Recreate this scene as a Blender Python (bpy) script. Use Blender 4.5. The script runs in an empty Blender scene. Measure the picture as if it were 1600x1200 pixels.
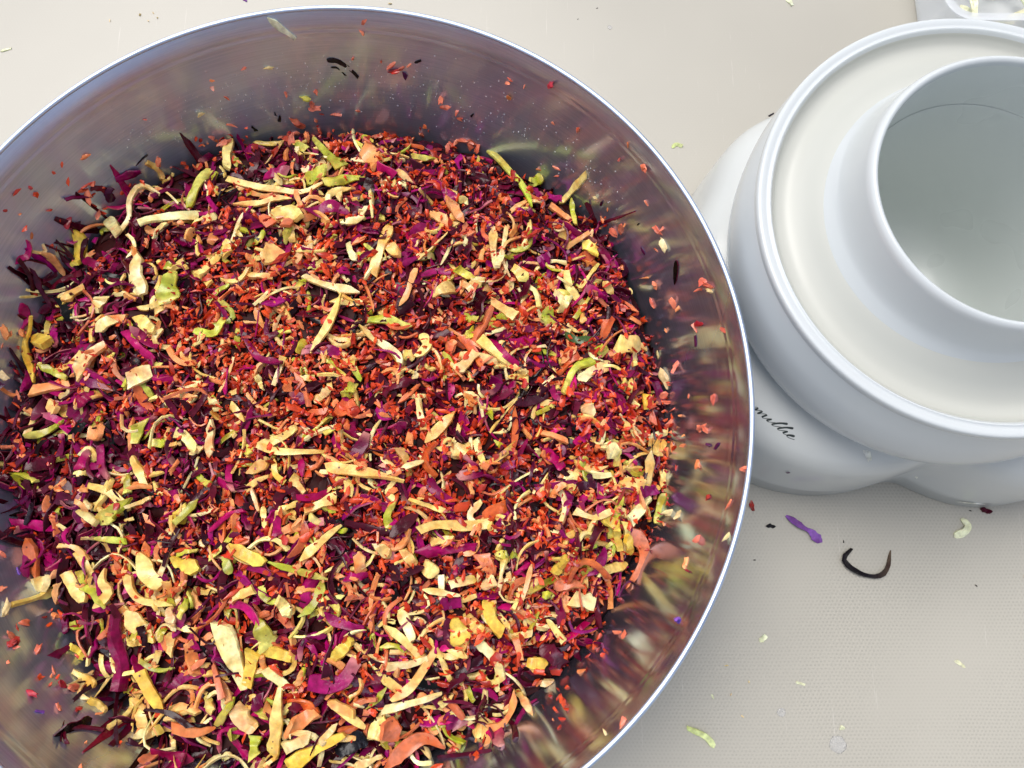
import bpy, bmesh, math, random
import numpy as np
from mathutils import Vector
from mathutils.bvhtree import BVHTree

# ------------------------------------------------------------------ camera, sky, sun, exposure
scene = bpy.context.scene
COL = scene.collection
CAM_Z, PITCH, FPX = 0.4606, math.radians(12.0), 1165.0      # camera stands over the table, tipped 12 degrees away from straight down
cam_data = bpy.data.cameras.new('camera')
cam = bpy.data.objects.new('camera', cam_data); COL.objects.link(cam)
cam.location = (0, 0, CAM_Z); cam.rotation_euler = (PITCH, 0, 0)
cam_data.sensor_width = 36.0; cam_data.lens = 36.0 * FPX / 1600.0
cam_data.clip_start = 0.01; cam_data.clip_end = 100.0
scene.camera = cam

SUN_EL, SUN_AZ = math.radians(66.0), math.radians(-38.0)     # azimuth measured from +Y towards +X: light comes over the far left
world = bpy.data.worlds.new('World'); scene.world = world; world.use_nodes = True
wn = world.node_tree.nodes; wl = world.node_tree.links
sky = wn.new('ShaderNodeTexSky'); sky.sky_type = 'NISHITA'; sky.sun_disc = False
sky.sun_elevation = SUN_EL; sky.sun_rotation = SUN_AZ
sky.air_density = 1.0; sky.dust_density = 4.0; sky.ozone_density = 1.0; sky.altitude = 0
hs = wn.new('ShaderNodeHueSaturation'); hs.inputs['Saturation'].default_value = 0.48        # thin bright overcast: a paler blue
wl.new(sky.outputs[0], hs.inputs['Color']); wl.new(hs.outputs[0], wn['Background'].inputs[0]); wn['Background'].inputs[1].default_value = 0.14
sun_d = bpy.data.lights.new('sun', 'SUN'); sun_d.energy = 1.3; sun_d.angle = math.radians(36); sun_d.color = (1.0, 0.972, 0.93)
sun = bpy.data.objects.new('sun', sun_d); COL.objects.link(sun)
sdir = Vector((math.cos(SUN_EL) * math.sin(SUN_AZ), math.cos(SUN_EL) * math.cos(SUN_AZ), math.sin(SUN_EL)))
sun.rotation_euler = sdir.to_track_quat('Z', 'Y').to_euler(); sun.location = sdir * 3
scene.view_settings.view_transform = 'Standard'; scene.view_settings.look = 'None'
scene.view_settings.exposure = 0.35; scene.view_settings.gamma = 1.0

rng = np.random.default_rng(11)
random.seed(11)

# ------------------------------------------------------------------ small helpers
CAMP = np.array([0, 0, CAM_Z])
cP, sP = math.cos(PITCH), math.sin(PITCH)
def ray(px, py):
    d = np.array([px - 800.0, 600.0 - py, -FPX])
    return np.array([d[0], cP * d[1] - sP * d[2], sP * d[1] + cP * d[2]])
def at(px, py, z=0.0):
    d = ray(px, py); t = (z - CAM_Z) / d[2]
    return CAMP + d * t

def tag(o, label=None, cat=None, group=None, kind=None):
    if label: o['label'] = label
    if cat: o['category'] = cat
    if group: o['group'] = group
    if kind: o['kind'] = kind
    return o
def empty(name, loc, label, cat, group=None):
    o = bpy.data.objects.new(name, None); COL.objects.link(o); o.location = loc; o.empty_display_size = 0.01
    return tag(o, label, cat, group)

class Acc:
    """collects pieces and links them as one mesh object"""
    def __init__(s): s.v = []; s.l = []; s.n = []; s.c = []; s.off = 0
    def add(s, v, faces, col=None):
        v = np.asarray(v, float)
        for f in faces:
            f = np.asarray(f, int)
            s.l.append((f + s.off).ravel()); s.n.append(np.full(len(f), f.shape[1]))
        s.v.append(v); s.off += len(v)
        if col is not None: s.c.append(col)
    def build(s, name, mat, parent=None, origin=None, smooth=None):
        v = np.concatenate(s.v); l = np.concatenate(s.l); n = np.concatenate(s.n)
        o0 = np.zeros(3) if origin is None else np.asarray(origin, float)
        v = v - o0
        m = bpy.data.meshes.new(name)
        m.vertices.add(len(v)); m.vertices.foreach_set('co', v.astype(np.float32).ravel())
        m.loops.add(len(l)); m.loops.foreach_set('vertex_index', l.astype(np.int32))
        m.polygons.add(len(n)); m.polygons.foreach_set('loop_start', (np.cumsum(n) - n).astype(np.int32))
        m.update(calc_edges=True); m.validate()
        if s.c:
            a = m.color_attributes.new('col', 'FLOAT_COLOR', 'POINT')
            a.data.foreach_set('color', np.concatenate(s.c).astype(np.float32).ravel())
        if smooth is not None:
            m.polygons.foreach_set('use_smooth', np.ones(len(m.polygons), bool))
            if smooth < 3.1: m.set_sharp_from_angle(angle=smooth)
        m.materials.append(mat)
        o = bpy.data.objects.new(name, m); COL.objects.link(o); o.location = o0
        if parent is not None: o.parent = parent
        return o

def lathe(profile, seg=160):
    p = np.asarray(profile, float); n = len(p)
    a = np.linspace(0, 2 * np.pi, seg, endpoint=False)
    v = np.stack([p[:, 0, None] * np.cos(a), p[:, 0, None] * np.sin(a), np.repeat(p[:, 1, None], seg, 1)], 2).reshape(-1, 3)
    i = np.arange(n - 1)[:, None] * seg; j = np.arange(seg)[None, :]; k = (j + 1) % seg
    f = np.stack([i + j, i + k, i + seg + k, i + seg + j], 2).reshape(-1, 4)
    return v, [f]
def loft(rings):
    """rings: list of (seg,3) closed loops"""
    seg = len(rings[0]); v = np.concatenate(rings); n = len(rings)
    i = np.arange(n - 1)[:, None] * seg; j = np.arange(seg)[None, :]; k = (j + 1) % seg
    return v, [np.stack([i + j, i + k, i + seg + k, i + seg + j], 2).reshape(-1, 4)]
def smooth_profile(pts, sub=5):
    p = np.asarray(pts, float); q = np.vstack([2 * p[0] - p[1], p, 2 * p[-1] - p[-2]]); out = []
    for i in range(1, len(q) - 2):
        for t in np.linspace(0, 1, sub, endpoint=False):
            a, b, c, d = q[i - 1], q[i], q[i + 1], q[i + 2]
            out.append(0.5 * (2 * b + (c - a) * t + (2 * a - 5 * b + 4 * c - d) * t * t + (3 * b - a - 3 * c + d) * t ** 3))
    out.append(p[-1]); return np.array(out)

# ------------------------------------------------------------------ materials
def new_mat(name):
    m = bpy.data.materials.new(name); m.use_nodes = True
    return m, m.node_tree.nodes, m.node_tree.links, m.node_tree.nodes['Principled BSDF']
def node(nd, t, **kw):
    n = nd.new(t)
    for k, v in kw.items():
        if k.startswith('i_'): n.inputs[k[2:].replace('_', ' ')].default_value = v
        else: setattr(n, k, v)
    return n
def ramp(nd, stops):
    r = nd.new('ShaderNodeValToRGB'); e = r.color_ramp.elements
    e[0].position, e[0].color = stops[0]; e[1].position, e[1].color = stops[-1]
    for p, c in stops[1:-1]:
        x = e.new(p); x.color = c
    return r
G = lambda v: (v, v, v, 1)

def mat_table():
    m, nd, lk, b = new_mat('table_plastic')
    tc = node(nd, 'ShaderNodeTexCoord')
    # staggered dimple grid, one dimple per cell of about 1.9 mm
    sc = node(nd, 'ShaderNodeVectorMath', operation='MULTIPLY'); sc.inputs[1].default_value = (430, 500, 0)
    lk.new(tc.outputs['Object'], sc.inputs[0])
    wob = node(nd, 'ShaderNodeTexNoise'); wob.inputs['Scale'].default_value = 9; wob.inputs['Detail'].default_value = 1
    lk.new(tc.outputs['Object'], wob.inputs['Vector'])
    wadd = node(nd, 'ShaderNodeVectorMath', operation='MULTIPLY_ADD'); wadd.inputs[1].default_value = (1.5, 1.5, 0)
    lk.new(wob.outputs['Color'], wadd.inputs[0]); lk.new(sc.outputs[0], wadd.inputs[2])
    sep = node(nd, 'ShaderNodeSeparateXYZ'); lk.new(wadd.outputs[0], sep.inputs[0])
    fl = node(nd, 'ShaderNodeMath', operation='FLOOR'); lk.new(sep.outputs['Y'], fl.inputs[0])
    hf = node(nd, 'ShaderNodeMath', operation='MULTIPLY_ADD'); hf.inputs[1].default_value = 0.5
    lk.new(fl.outputs[0], hf.inputs[0]); lk.new(sep.outputs['X'], hf.inputs[2])
    fx = node(nd, 'ShaderNodeMath', operation='FRACT'); lk.new(hf.outputs[0], fx.inputs[0])
    fy = node(nd, 'ShaderNodeMath', operation='FRACT'); lk.new(sep.outputs['Y'], fy.inputs[0])
    cmb = node(nd, 'ShaderNodeCombineXYZ'); lk.new(fx.outputs[0], cmb.inputs[0]); lk.new(fy.outputs[0], cmb.inputs[1])
    ds = node(nd, 'ShaderNodeVectorMath', operation='DISTANCE'); ds.inputs[1].default_value = (0.5, 0.5, 0)
    lk.new(cmb.outputs[0], ds.inputs[0])
    pit = node(nd, 'ShaderNodeMapRange', interpolation_type='SMOOTHSTEP'); pit.inputs['From Min'].default_value = 0.12; pit.inputs['From Max'].default_value = 0.42
    lk.new(ds.outputs['Value'], pit.inputs['Value'])
    # wear: patches where the dimples are rubbed flat
    wn_ = node(nd, 'ShaderNodeTexNoise'); wn_.inputs['Scale'].default_value = 14; wn_.inputs['Detail'].default_value = 4
    lk.new(tc.outputs['Object'], wn_.inputs['Vector'])
    wr = node(nd, 'ShaderNodeMapRange'); wr.inputs['From Min'].default_value = 0.36; wr.inputs['From Max'].default_value = 0.66
    wr.inputs['To Min'].default_value = 0.25; wr.inputs['To Max'].default_value = 1.0
    lk.new(wn_.outputs['Fac'], wr.inputs['Value'])
    sy = node(nd, 'ShaderNodeSeparateXYZ'); lk.new(tc.outputs['Object'], sy.inputs[0])
    yr = node(nd, 'ShaderNodeMapRange', interpolation_type='SMOOTHSTEP'); yr.inputs['From Min'].default_value = .30; yr.inputs['From Max'].default_value = .0; yr.inputs['To Min'].default_value = .12
    lk.new(sy.outputs['Y'], yr.inputs['Value'])   # dimples fade on the far side: glossy haze put into the pattern
    wr2 = node(nd, 'ShaderNodeMath', operation='MULTIPLY'); lk.new(wr.outputs[0], wr2.inputs[0]); lk.new(yr.outputs[0], wr2.inputs[1]); wr = wr2
    # long fine scratches
    def scratches(rot, s):
        mp = node(nd, 'ShaderNodeMapping'); mp.inputs['Rotation'].default_value = (0, 0, rot); mp.inputs['Scale'].default_value = s
        lk.new(tc.outputs['Object'], mp.inputs['Vector'])
        t = node(nd, 'ShaderNodeTexNoise'); t.inputs['Scale'].default_value = 1; t.inputs['Detail'].default_value = 3; t.inputs['Roughness'].default_value = .7
        lk.new(mp.outputs[0], t.inputs['Vector'])
        r = node(nd, 'ShaderNodeMapRange'); r.inputs['From Min'].default_value = .68; r.inputs['From Max'].default_value = .76
        lk.new(t.outputs['Fac'], r.inputs['Value']); return r
    s1 = scratches(.35, (420, 14, 1)); s2 = scratches(-.15, (500, 9, 1))
    smx = node(nd, 'ShaderNodeMath', operation='MAXIMUM'); lk.new(s1.outputs[0], smx.inputs[0]); lk.new(s2.outputs[0], smx.inputs[1])
    c1 = node(nd, 'ShaderNodeMix', data_type='RGBA'); c1.inputs['A'].default_value = (.365, .348, .298, 1); c1.inputs['B'].default_value = (.435, .414, .358, 1)
    pw = node(nd, 'ShaderNodeMath', operation='MULTIPLY_ADD'); pw.inputs[2].default_value = 1.0
    inv = node(nd, 'ShaderNodeMath', operation='SUBTRACT'); inv.inputs[1].default_value = 1.0; lk.new(pit.outputs[0], inv.inputs[0])
    lk.new(inv.outputs[0], pw.inputs[0]); lk.new(wr.outputs[0], pw.inputs[1]); lk.new(pw.outputs[0], c1.inputs['Factor'])
    c2 = node(nd, 'ShaderNodeMix', data_type='RGBA'); c2.inputs['B'].default_value = (.66, .63, .58, 1)
    sm = node(nd, 'ShaderNodeMath', operation='MULTIPLY'); sm.inputs[1].default_value = .7; lk.new(smx.outputs[0], sm.inputs[0])
    lk.new(sm.outputs[0], c2.inputs['Factor']); lk.new(c1.outputs['Result'], c2.inputs['A'])
    # broad uneven tone of old plastic
    bn = node(nd, 'ShaderNodeTexNoise'); bn.inputs['Scale'].default_value = 5; bn.inputs['Detail'].default_value = 3; lk.new(tc.outputs['Object'], bn.inputs['Vector'])
    br = node(nd, 'ShaderNodeMapRange'); br.inputs['To Min'].default_value = .93; br.inputs['To Max'].default_value = 1.06; br.inputs['From Min'].default_value = .3; br.inputs['From Max'].default_value = .7
    lk.new(bn.outputs['Fac'], br.inputs['Value'])
    c3 = node(nd, 'ShaderNodeVectorMath', operation='SCALE'); lk.new(c2.outputs['Result'], c3.inputs[0]); lk.new(br.outputs[0], c3.inputs['Scale'])
    lk.new(c3.outputs[0], b.inputs['Base Color'])
    b.inputs['Roughness'].default_value = .36; b.inputs['Specular IOR Level'].default_value = .7
    hm = node(nd, 'ShaderNodeMath', operation='MULTIPLY'); lk.new(inv.outputs[0], hm.inputs[0]); lk.new(wr.outputs[0], hm.inputs[1])
    bp = node(nd, 'ShaderNodeBump'); bp.inputs['Strength'].default_value = .35; bp.inputs['Distance'].default_value = .0003
    lk.new(hm.outputs[0], bp.inputs['Height']); lk.new(bp.outputs[0], b.inputs['Normal'])
    return m

def mat_steel(name='brushed_steel', rough=.13, haze=.44):
    m, nd, lk, b = new_mat(name)
    tc = node(nd, 'ShaderNodeTexCoord'); sep = node(nd, 'ShaderNodeSeparateXYZ'); lk.new(tc.outputs['Object'], sep.inputs[0])
    ang = node(nd, 'ShaderNodeMath', operation='ARCTAN2'); lk.new(sep.outputs['Y'], ang.inputs[0]); lk.new(sep.outputs['X'], ang.inputs[1])
    cmb = node(nd, 'ShaderNodeCombineXYZ')
    a2 = node(nd, 'ShaderNodeMath', operation='MULTIPLY'); a2.inputs[1].default_value = 5; lk.new(ang.outputs[0], a2.inputs[0])
    z2 = node(nd, 'ShaderNodeMath', operation='MULTIPLY'); z2.inputs[1].default_value = 1300; lk.new(sep.outputs['Z'], z2.inputs[0])
    lk.new(a2.outputs[0], cmb.inputs[0]); lk.new(z2.outputs[0], cmb.inputs[1])
    t = node(nd, 'ShaderNodeTexNoise'); t.inputs['Scale'].default_value = 1; t.inputs['Detail'].default_value = 3; lk.new(cmb.outputs[0], t.inputs['Vector'])
    sm = node(nd, 'ShaderNodeTexNoise'); sm.inputs['Scale'].default_value = 28; sm.inputs['Detail'].default_value = 4; lk.new(tc.outputs['Object'], sm.inputs['Vector'])
    mx = node(nd, 'ShaderNodeMath', operation='ADD'); lk.new(t.outputs['Fac'], mx.inputs[0]); lk.new(sm.outputs['Fac'], mx.inputs[1])
    r = node(nd, 'ShaderNodeMapRange'); r.inputs['From Min'].default_value = .6; r.inputs['From Max'].default_value = 1.4
    r.inputs['To Min'].default_value = rough * .75; r.inputs['To Max'].default_value = rough * 1.45
    lk.new(mx.outputs[0], r.inputs['Value']); lk.new(r.outputs[0], b.inputs['Roughness'])
    c = ramp(nd, [(.25, (.45, .53, .68, 1)), (.75, (.57, .66, .82, 1))]); lk.new(t.outputs['Fac'], c.inputs[0]); lk.new(c.outputs[0], b.inputs['Base Color'])
    b.inputs['Metallic'].default_value = 1; b.inputs['Anisotropic'].default_value = .75; b.inputs['Anisotropic Rotation'].default_value = .25
    tg = node(nd, 'ShaderNodeTangent', direction_type='RADIAL', axis='Z'); lk.new(tg.outputs[0], b.inputs['Tangent'])
    bp = node(nd, 'ShaderNodeBump'); bp.inputs['Strength'].default_value = .06; bp.inputs['Distance'].default_value = .0002
    lk.new(t.outputs['Fac'], bp.inputs['Height']); lk.new(bp.outputs[0], b.inputs['Normal'])
    # greasy film and fine scratches over the bright metal: a second, much rougher sheen
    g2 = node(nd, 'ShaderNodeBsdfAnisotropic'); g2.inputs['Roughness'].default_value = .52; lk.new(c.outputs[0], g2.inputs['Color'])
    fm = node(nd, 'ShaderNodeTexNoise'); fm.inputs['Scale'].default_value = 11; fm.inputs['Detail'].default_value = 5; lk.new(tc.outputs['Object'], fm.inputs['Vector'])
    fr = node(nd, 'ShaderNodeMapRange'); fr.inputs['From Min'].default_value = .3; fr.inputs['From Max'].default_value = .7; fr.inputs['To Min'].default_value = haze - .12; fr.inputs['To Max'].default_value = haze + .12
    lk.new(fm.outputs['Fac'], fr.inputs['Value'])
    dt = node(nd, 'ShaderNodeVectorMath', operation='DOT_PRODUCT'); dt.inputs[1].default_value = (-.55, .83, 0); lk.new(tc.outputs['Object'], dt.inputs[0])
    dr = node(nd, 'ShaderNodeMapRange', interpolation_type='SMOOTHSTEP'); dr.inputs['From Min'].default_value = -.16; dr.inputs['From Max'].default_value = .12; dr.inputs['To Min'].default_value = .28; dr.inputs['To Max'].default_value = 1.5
    lk.new(dt.outputs['Value'], dr.inputs['Value'])      # stronger haze painted on the far left wall, imitating the light there
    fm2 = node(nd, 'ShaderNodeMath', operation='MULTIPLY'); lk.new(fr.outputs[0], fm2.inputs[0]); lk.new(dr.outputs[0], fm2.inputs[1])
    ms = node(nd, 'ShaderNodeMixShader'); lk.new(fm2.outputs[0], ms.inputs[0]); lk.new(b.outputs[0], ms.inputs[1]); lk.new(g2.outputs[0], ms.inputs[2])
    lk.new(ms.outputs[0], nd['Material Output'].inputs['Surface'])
    return m

def mat_white(name, colr, rough=.16):
    m, nd, lk, b = new_mat(name)
    tc = node(nd, 'ShaderNodeTexCoord')
    n1 = node(nd, 'ShaderNodeTexNoise'); n1.inputs['Scale'].default_value = 18; n1.inputs['Detail'].default_value = 2; lk.new(tc.outputs['Object'], n1.inputs['Vector'])
    r = node(nd, 'ShaderNodeMapRange'); r.inputs['From Min'].default_value = .3; r.inputs['From Max'].default_value = .7
    r.inputs['To Min'].default_value = rough * .8; r.inputs['To Max'].default_value = rough * 1.3
    lk.new(n1.outputs['Fac'], r.inputs['Value']); lk.new(r.outputs[0], b.inputs['Roughness'])
    c = ramp(nd, [(.15, tuple(x * .97 for x in colr) + (1,)), (.85, colr + (1,))]); lk.new(n1.outputs['Fac'], c.inputs[0]); lk.new(c.outputs[0], b.inputs['Base Color'])
    n2 = node(nd, 'ShaderNodeTexNoise'); n2.inputs['Scale'].default_value = 60; lk.new(tc.outputs['Object'], n2.inputs['Vector'])
    bp = node(nd, 'ShaderNodeBump'); bp.inputs['Strength'].default_value = .05; bp.inputs['Distance'].default_value = .001
    lk.new(n2.outputs['Fac'], bp.inputs['Height']); lk.new(bp.outputs[0], b.inputs['Normal'])
    return m

def mat_produce(name, rough=.34, spots=True, stain=True, bump=.5, sss=.12, spec=.35, tone=(.90, .67, .38), coat=.22):
    m, nd, lk, b = new_mat(name)
    at_ = node(nd, 'ShaderNodeAttribute', attribute_name='col'); tc = node(nd, 'ShaderNodeTexCoord'); oi = node(nd, 'ShaderNodeObjectInfo')
    off = node(nd, 'ShaderNodeVectorMath', operation='ADD')
    rs = node(nd, 'ShaderNodeMath', operation='MULTIPLY'); rs.inputs[1].default_value = 7; lk.new(oi.outputs['Random'], rs.inputs[0])
    lk.new(tc.outputs['Object'], off.inputs[0]); lk.new(rs.outputs[0], off.inputs[1])
    n1 = node(nd, 'ShaderNodeTexNoise'); n1.inputs['Scale'].default_value = 330; n1.inputs['Detail'].default_value = 3; lk.new(off.outputs[0], n1.inputs['Vector'])
    r = node(nd, 'ShaderNodeMapRange'); r.inputs['From Min'].default_value = .3; r.inputs['From Max'].default_value = .7; r.inputs['To Min'].default_value = .68; r.inputs['To Max'].default_value = 1.16
    lk.new(n1.outputs['Fac'], r.inputs['Value'])
    cs = node(nd, 'ShaderNodeVectorMath', operation='SCALE'); lk.new(at_.outputs['Color'], cs.inputs[0]); lk.new(r.outputs[0], cs.inputs['Scale'])
    cur = cs.outputs[0]
    if stain:                                   # orange juice stains, amount in the colour's alpha
        n2 = node(nd, 'ShaderNodeTexNoise'); n2.inputs['Scale'].default_value = 150; n2.inputs['Detail'].default_value = 2; lk.new(off.outputs[0], n2.inputs['Vector'])
        ad = node(nd, 'ShaderNodeMath', operation='ADD'); lk.new(n2.outputs['Fac'], ad.inputs[0]); lk.new(at_.outputs['Alpha'], ad.inputs[1])
        rr = node(nd, 'ShaderNodeMapRange'); rr.inputs['From Min'].default_value = .62; rr.inputs['From Max'].default_value = 1.05; rr.inputs['To Max'].default_value = .8
        lk.new(ad.outputs[0], rr.inputs['Value'])
        mx = node(nd, 'ShaderNodeMix', data_type='RGBA'); mx.inputs['B'].default_value = (.74, .17, .05, 1)
        lk.new(rr.outputs[0], mx.inputs['Factor']); lk.new(cur, mx.inputs['A']); cur = mx.outputs['Result']
    if spots:                                   # specks of spice
        vo = node(nd, 'ShaderNodeTexVoronoi'); vo.inputs['Scale'].default_value = 190; lk.new(off.outputs[0], vo.inputs['Vector'])
        sr = node(nd, 'ShaderNodeMapRange'); sr.inputs['From Min'].default_value = .13; sr.inputs['From Max'].default_value = .09
        lk.new(vo.outputs['Distance'], sr.inputs['Value'])
        sp = node(nd, 'ShaderNodeSeparateColor'); lk.new(vo.outputs['Color'], sp.inputs[0])
        gt = node(nd, 'ShaderNodeMath', operation='GREATER_THAN'); gt.inputs[1].default_value = .80; lk.new(sp.outputs[0], gt.inputs[0])
        mm = node(nd, 'ShaderNodeMath', operation='MULTIPLY'); lk.new(sr.outputs[0], mm.inputs[0]); lk.new(gt.outputs[0], mm.inputs[1])
        mx = node(nd, 'ShaderNodeMix', data_type='RGBA'); mx.inputs['B'].default_value = (.10, .02, .01, 1)
        lk.new(mm.outputs[0], mx.inputs['Factor']); lk.new(cur, mx.inputs['A']); cur = mx.outputs['Result']
    lk.new(cur, b.inputs['Base Color'])
    b.inputs['Roughness'].default_value = rough; b.inputs['Specular IOR Level'].default_value = spec
    b.inputs['Coat Weight'].default_value = coat; b.inputs['Coat Roughness'].default_value = .07
    lo = node(nd, 'ShaderNodeTexNoise'); lo.inputs['Scale'].default_value = 95; lo.inputs['Detail'].default_value = 2; lk.new(off.outputs[0], lo.inputs['Vector'])
    lr = node(nd, 'ShaderNodeMapRange'); lr.inputs['From Min'].default_value = .32; lr.inputs['From Max'].default_value = .62; lk.new(lo.outputs['Fac'], lr.inputs['Value'])
    tm = node(nd, 'ShaderNodeMix', data_type='RGBA'); tm.inputs['A'].default_value = tone + (1,); tm.inputs['B'].default_value = (1.06, 1.06, 1.06, 1); lk.new(lr.outputs[0], tm.inputs['Factor'])
    sc2 = node(nd, 'ShaderNodeVectorMath', operation='MULTIPLY'); lk.new(cur, sc2.inputs[0]); lk.new(tm.outputs['Result'], sc2.inputs[1]); lk.new(sc2.outputs[0], b.inputs['Base Color'])   # juicy, browner patches
    if sss:
        b.inputs['Subsurface Weight'].default_value = sss; b.inputs['Subsurface Radius'].default_value = (1, .6, .3); b.inputs['Subsurface Scale'].default_value = .0015
    bp = node(nd, 'ShaderNodeBump'); bp.inputs['Strength'].default_value = bump; bp.inputs['Distance'].default_value = .0005
    lk.new(n1.outputs['Fac'], bp.inputs['Height']); lk.new(bp.outputs[0], b.inputs['Normal'])
    return m

def mat_plain(name, colr, rough=.4, **kw):
    m, nd, lk, b = new_mat(name)
    tc = node(nd, 'ShaderNodeTexCoord'); n1 = node(nd, 'ShaderNodeTexNoise'); n1.inputs['Scale'].default_value = 400; lk.new(tc.outputs['Object'], n1.inputs['Vector'])
    c = ramp(nd, [(.3, tuple(x * .8 for x in colr) + (1,)), (.7, tuple(colr) + (1,))]); lk.new(n1.outputs['Fac'], c.inputs[0]); lk.new(c.outputs[0], b.inputs['Base Color'])
    b.inputs['Roughness'].default_value = rough
    for k, v in kw.items(): b.inputs[k.replace('_', ' ')].default_value = v
    return m

M_TABLE = mat_table()
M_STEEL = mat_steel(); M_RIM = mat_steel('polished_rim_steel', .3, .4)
M_WHITE = mat_white('white_gloss_plastic', (.60, .635, .65)); M_TRAY = mat_white('cream_stained_plastic', (.52, .53, .49), .36); M_LINING = mat_white('grey_plastic', (.62, .66, .64), .3)  # tray colour dulled and warmed: shade and bounced light put into it
M_BASE = mat_white('shaded_base_plastic', (.57, .59, .58), .2)  # same white plastic, toned down for the shade on the base
M_INK = mat_plain('black_print', (.02, .03, .03), .4)
M_CAB = mat_produce('wet_cabbage', .3, sss=.25); M_PALE = mat_produce('pale_cabbage', .4, spots=False, stain=False, tone=(.85, .85, .75)); M_PUR = mat_produce('wet_purple_cabbage', .2, spots=False, stain=False, sss=0, bump=.8, spec=.18, tone=(.55, .40, .45), coat=.07)
M_CAR = mat_produce('wet_carrot', .33, spots=False, stain=False, bump=.8, sss=.1, tone=(.72, .42, .4))
M_HEAP = mat_plain('gap_shade_slaw', (.038, .005, .005), .5, Specular_IOR_Level=.12)  # colour darkened so the gaps between shreds read as deep shade
M_DROP = mat_plain('clear_liquid', (.8, .8, .8), .04, Alpha=.22)
M_CLEAR, _n, _l, _b = new_mat('clear_plastic'); _b.inputs['Base Color'].default_value = (.84, .87, .90, 1); _b.inputs['Roughness'].default_value = .12; _b.inputs['Alpha'].default_value = .42

# ------------------------------------------------------------------ table
t = Acc(); S = 2.2
t.add([(-S, -S, 0), (S, -S, 0), (S, S, 0), (-S, S, 0)], [[(0, 1, 2, 3)]])
tag(t.build('table_surface', M_TABLE), 'warm grey dimpled plastic table top under everything', kind='structure')

# ------------------------------------------------------------------ steel bowl
BX, BY = -0.0901, 0.0678
IN = np.array([(0.0005, .004), (.090, .004), (.120, .007), (.146, .020), (.163, .038), (.1742, .060), (.1818, .080), (.1883, .100), (.1932, .1165)])
inner = smooth_profile(IN, 6)
lip = np.array([(.1935, .1180), (.1939, .1188), (.1940, .1194), (.1950, .1225), (.1968, .1272), (.1974, .1286)])
outer = inner[::-1].copy(); outer[:, 0] += .0009; outer[:, 1] -= .0008
prof = np.vstack([inner, lip, [(.1986, .1280), (.1958, .1200), (.1948, .1182)], outer])
def bowl_z(r):
    P = np.vstack([inner, lip]); return np.interp(r, P[:, 0], P[:, 1])
def bowl_r(z):
    P = np.vstack([inner[5:], lip]); return np.interp(z, P[:, 1], P[:, 0])
bowl = empty('mixing_bowl', (BX, BY, 0), 'big round stainless steel mixing bowl full of shredded slaw', 'bowl')
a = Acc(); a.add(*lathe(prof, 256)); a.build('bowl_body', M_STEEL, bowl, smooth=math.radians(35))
th = np.linspace(0, 2 * np.pi, 15)
a = Acc(); a.add(*lathe(np.stack([  .1986 + .0013 * np.cos(th), .1290 + .0012 * np.sin(th)], 1), 256)); a.build('rolled_rim', M_RIM, bowl, smooth=3.2)

# ------------------------------------------------------------------ white kitchen machine
AX, AY = .2155, .1415
mach = empty('slicing_machine', (AX, AY, 0), 'white glossy plastic slicing machine with round open feed tube, beside the bowl', 'kitchen machine')
lobes = [(.172, .194, .061, 1.0), (.284, .101, .080, 1.0), (.184, .128, .100, 1.0)]      # centre x, y, radius of the three feet
ph = np.linspace(0, 2 * np.pi, 288, endpoint=False)
def outline(s, grow=0.0):
    out = np.full(len(ph), .082 + grow)
    for (lx, ly, lr, _) in lobes:
        cx, cy = lx - AX, ly - AY; lr = lr + grow
        d = np.hypot(cx, cy); aa = math.atan2(cy, cx); dp = np.angle(np.exp(1j * (ph - aa)))
        disc = lr ** 2 - (d * np.sin(dp)) ** 2
        rr = np.where((disc > 0) & ((np.cos(dp) > 0) | (lr > d)), d * np.cos(dp) + np.sqrt(np.maximum(disc, 0)), 0)
        k = 160.0
        out = np.log(np.exp(k * out) + np.exp(k * rr)) / k
    return out * s
rings = []
for z, g, s in [(.0, -.002, 1), (.0015, 0, 1), (.02, -.0015, 1), (.045, -.0035, 1), (.060, -.0055, 1), (.067, -.0072, .995), (.073, -.0105, .985), (.078, -.017, .96), (.0805, -.028, .9)]:
    r = np.maximum(outline(s, g), .078); rings.append(np.stack([r * np.cos(ph), r * np.sin(ph), np.full(len(ph), z)], 1))
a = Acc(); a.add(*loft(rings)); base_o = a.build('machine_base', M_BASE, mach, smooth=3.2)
hop = smooth_profile([(.070, .070), (.086, .070), (.0945, .0735), (.0965, .079), (.0985, .084), (.1025, .091), (.1053, .101), (.1063, .111), (.1060, .122), (.1046, .131), (.1030, .1385)], 5)
rimp = smooth_profile([(.1030, .1385), (.1031, .1412), (.1026, .1428), (.1015, .1433), (.1001, .1431), (.0989, .1427), (.0980, .1428), (.0973, .1432), (.0966, .1427), (.0958, .1412)], 5)
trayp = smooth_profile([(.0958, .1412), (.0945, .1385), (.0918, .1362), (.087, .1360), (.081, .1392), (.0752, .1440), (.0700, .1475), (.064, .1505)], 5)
tubep = smooth_profile([(.0735, .1415), (.0712, .1450), (.0690, .1480), (.0670, .1512), (.0655, .1560), (.0643, .1620), (.0635, .1670), (.0630, .1702), (.0621, .1722), (.0606, .1732), (.0592, .1722), (.0587, .1700)], 5)
liningp = smooth_profile([(.0587, .1700), (.0578, .160), (.0573, .143), (.0569, .140), (.0558, .10), (.053, .055), (.045, .037), (.025, .030), (.0, .029)], 5)
liningp[:, 0] = np.maximum(liningp[:, 0], .0003)
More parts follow.
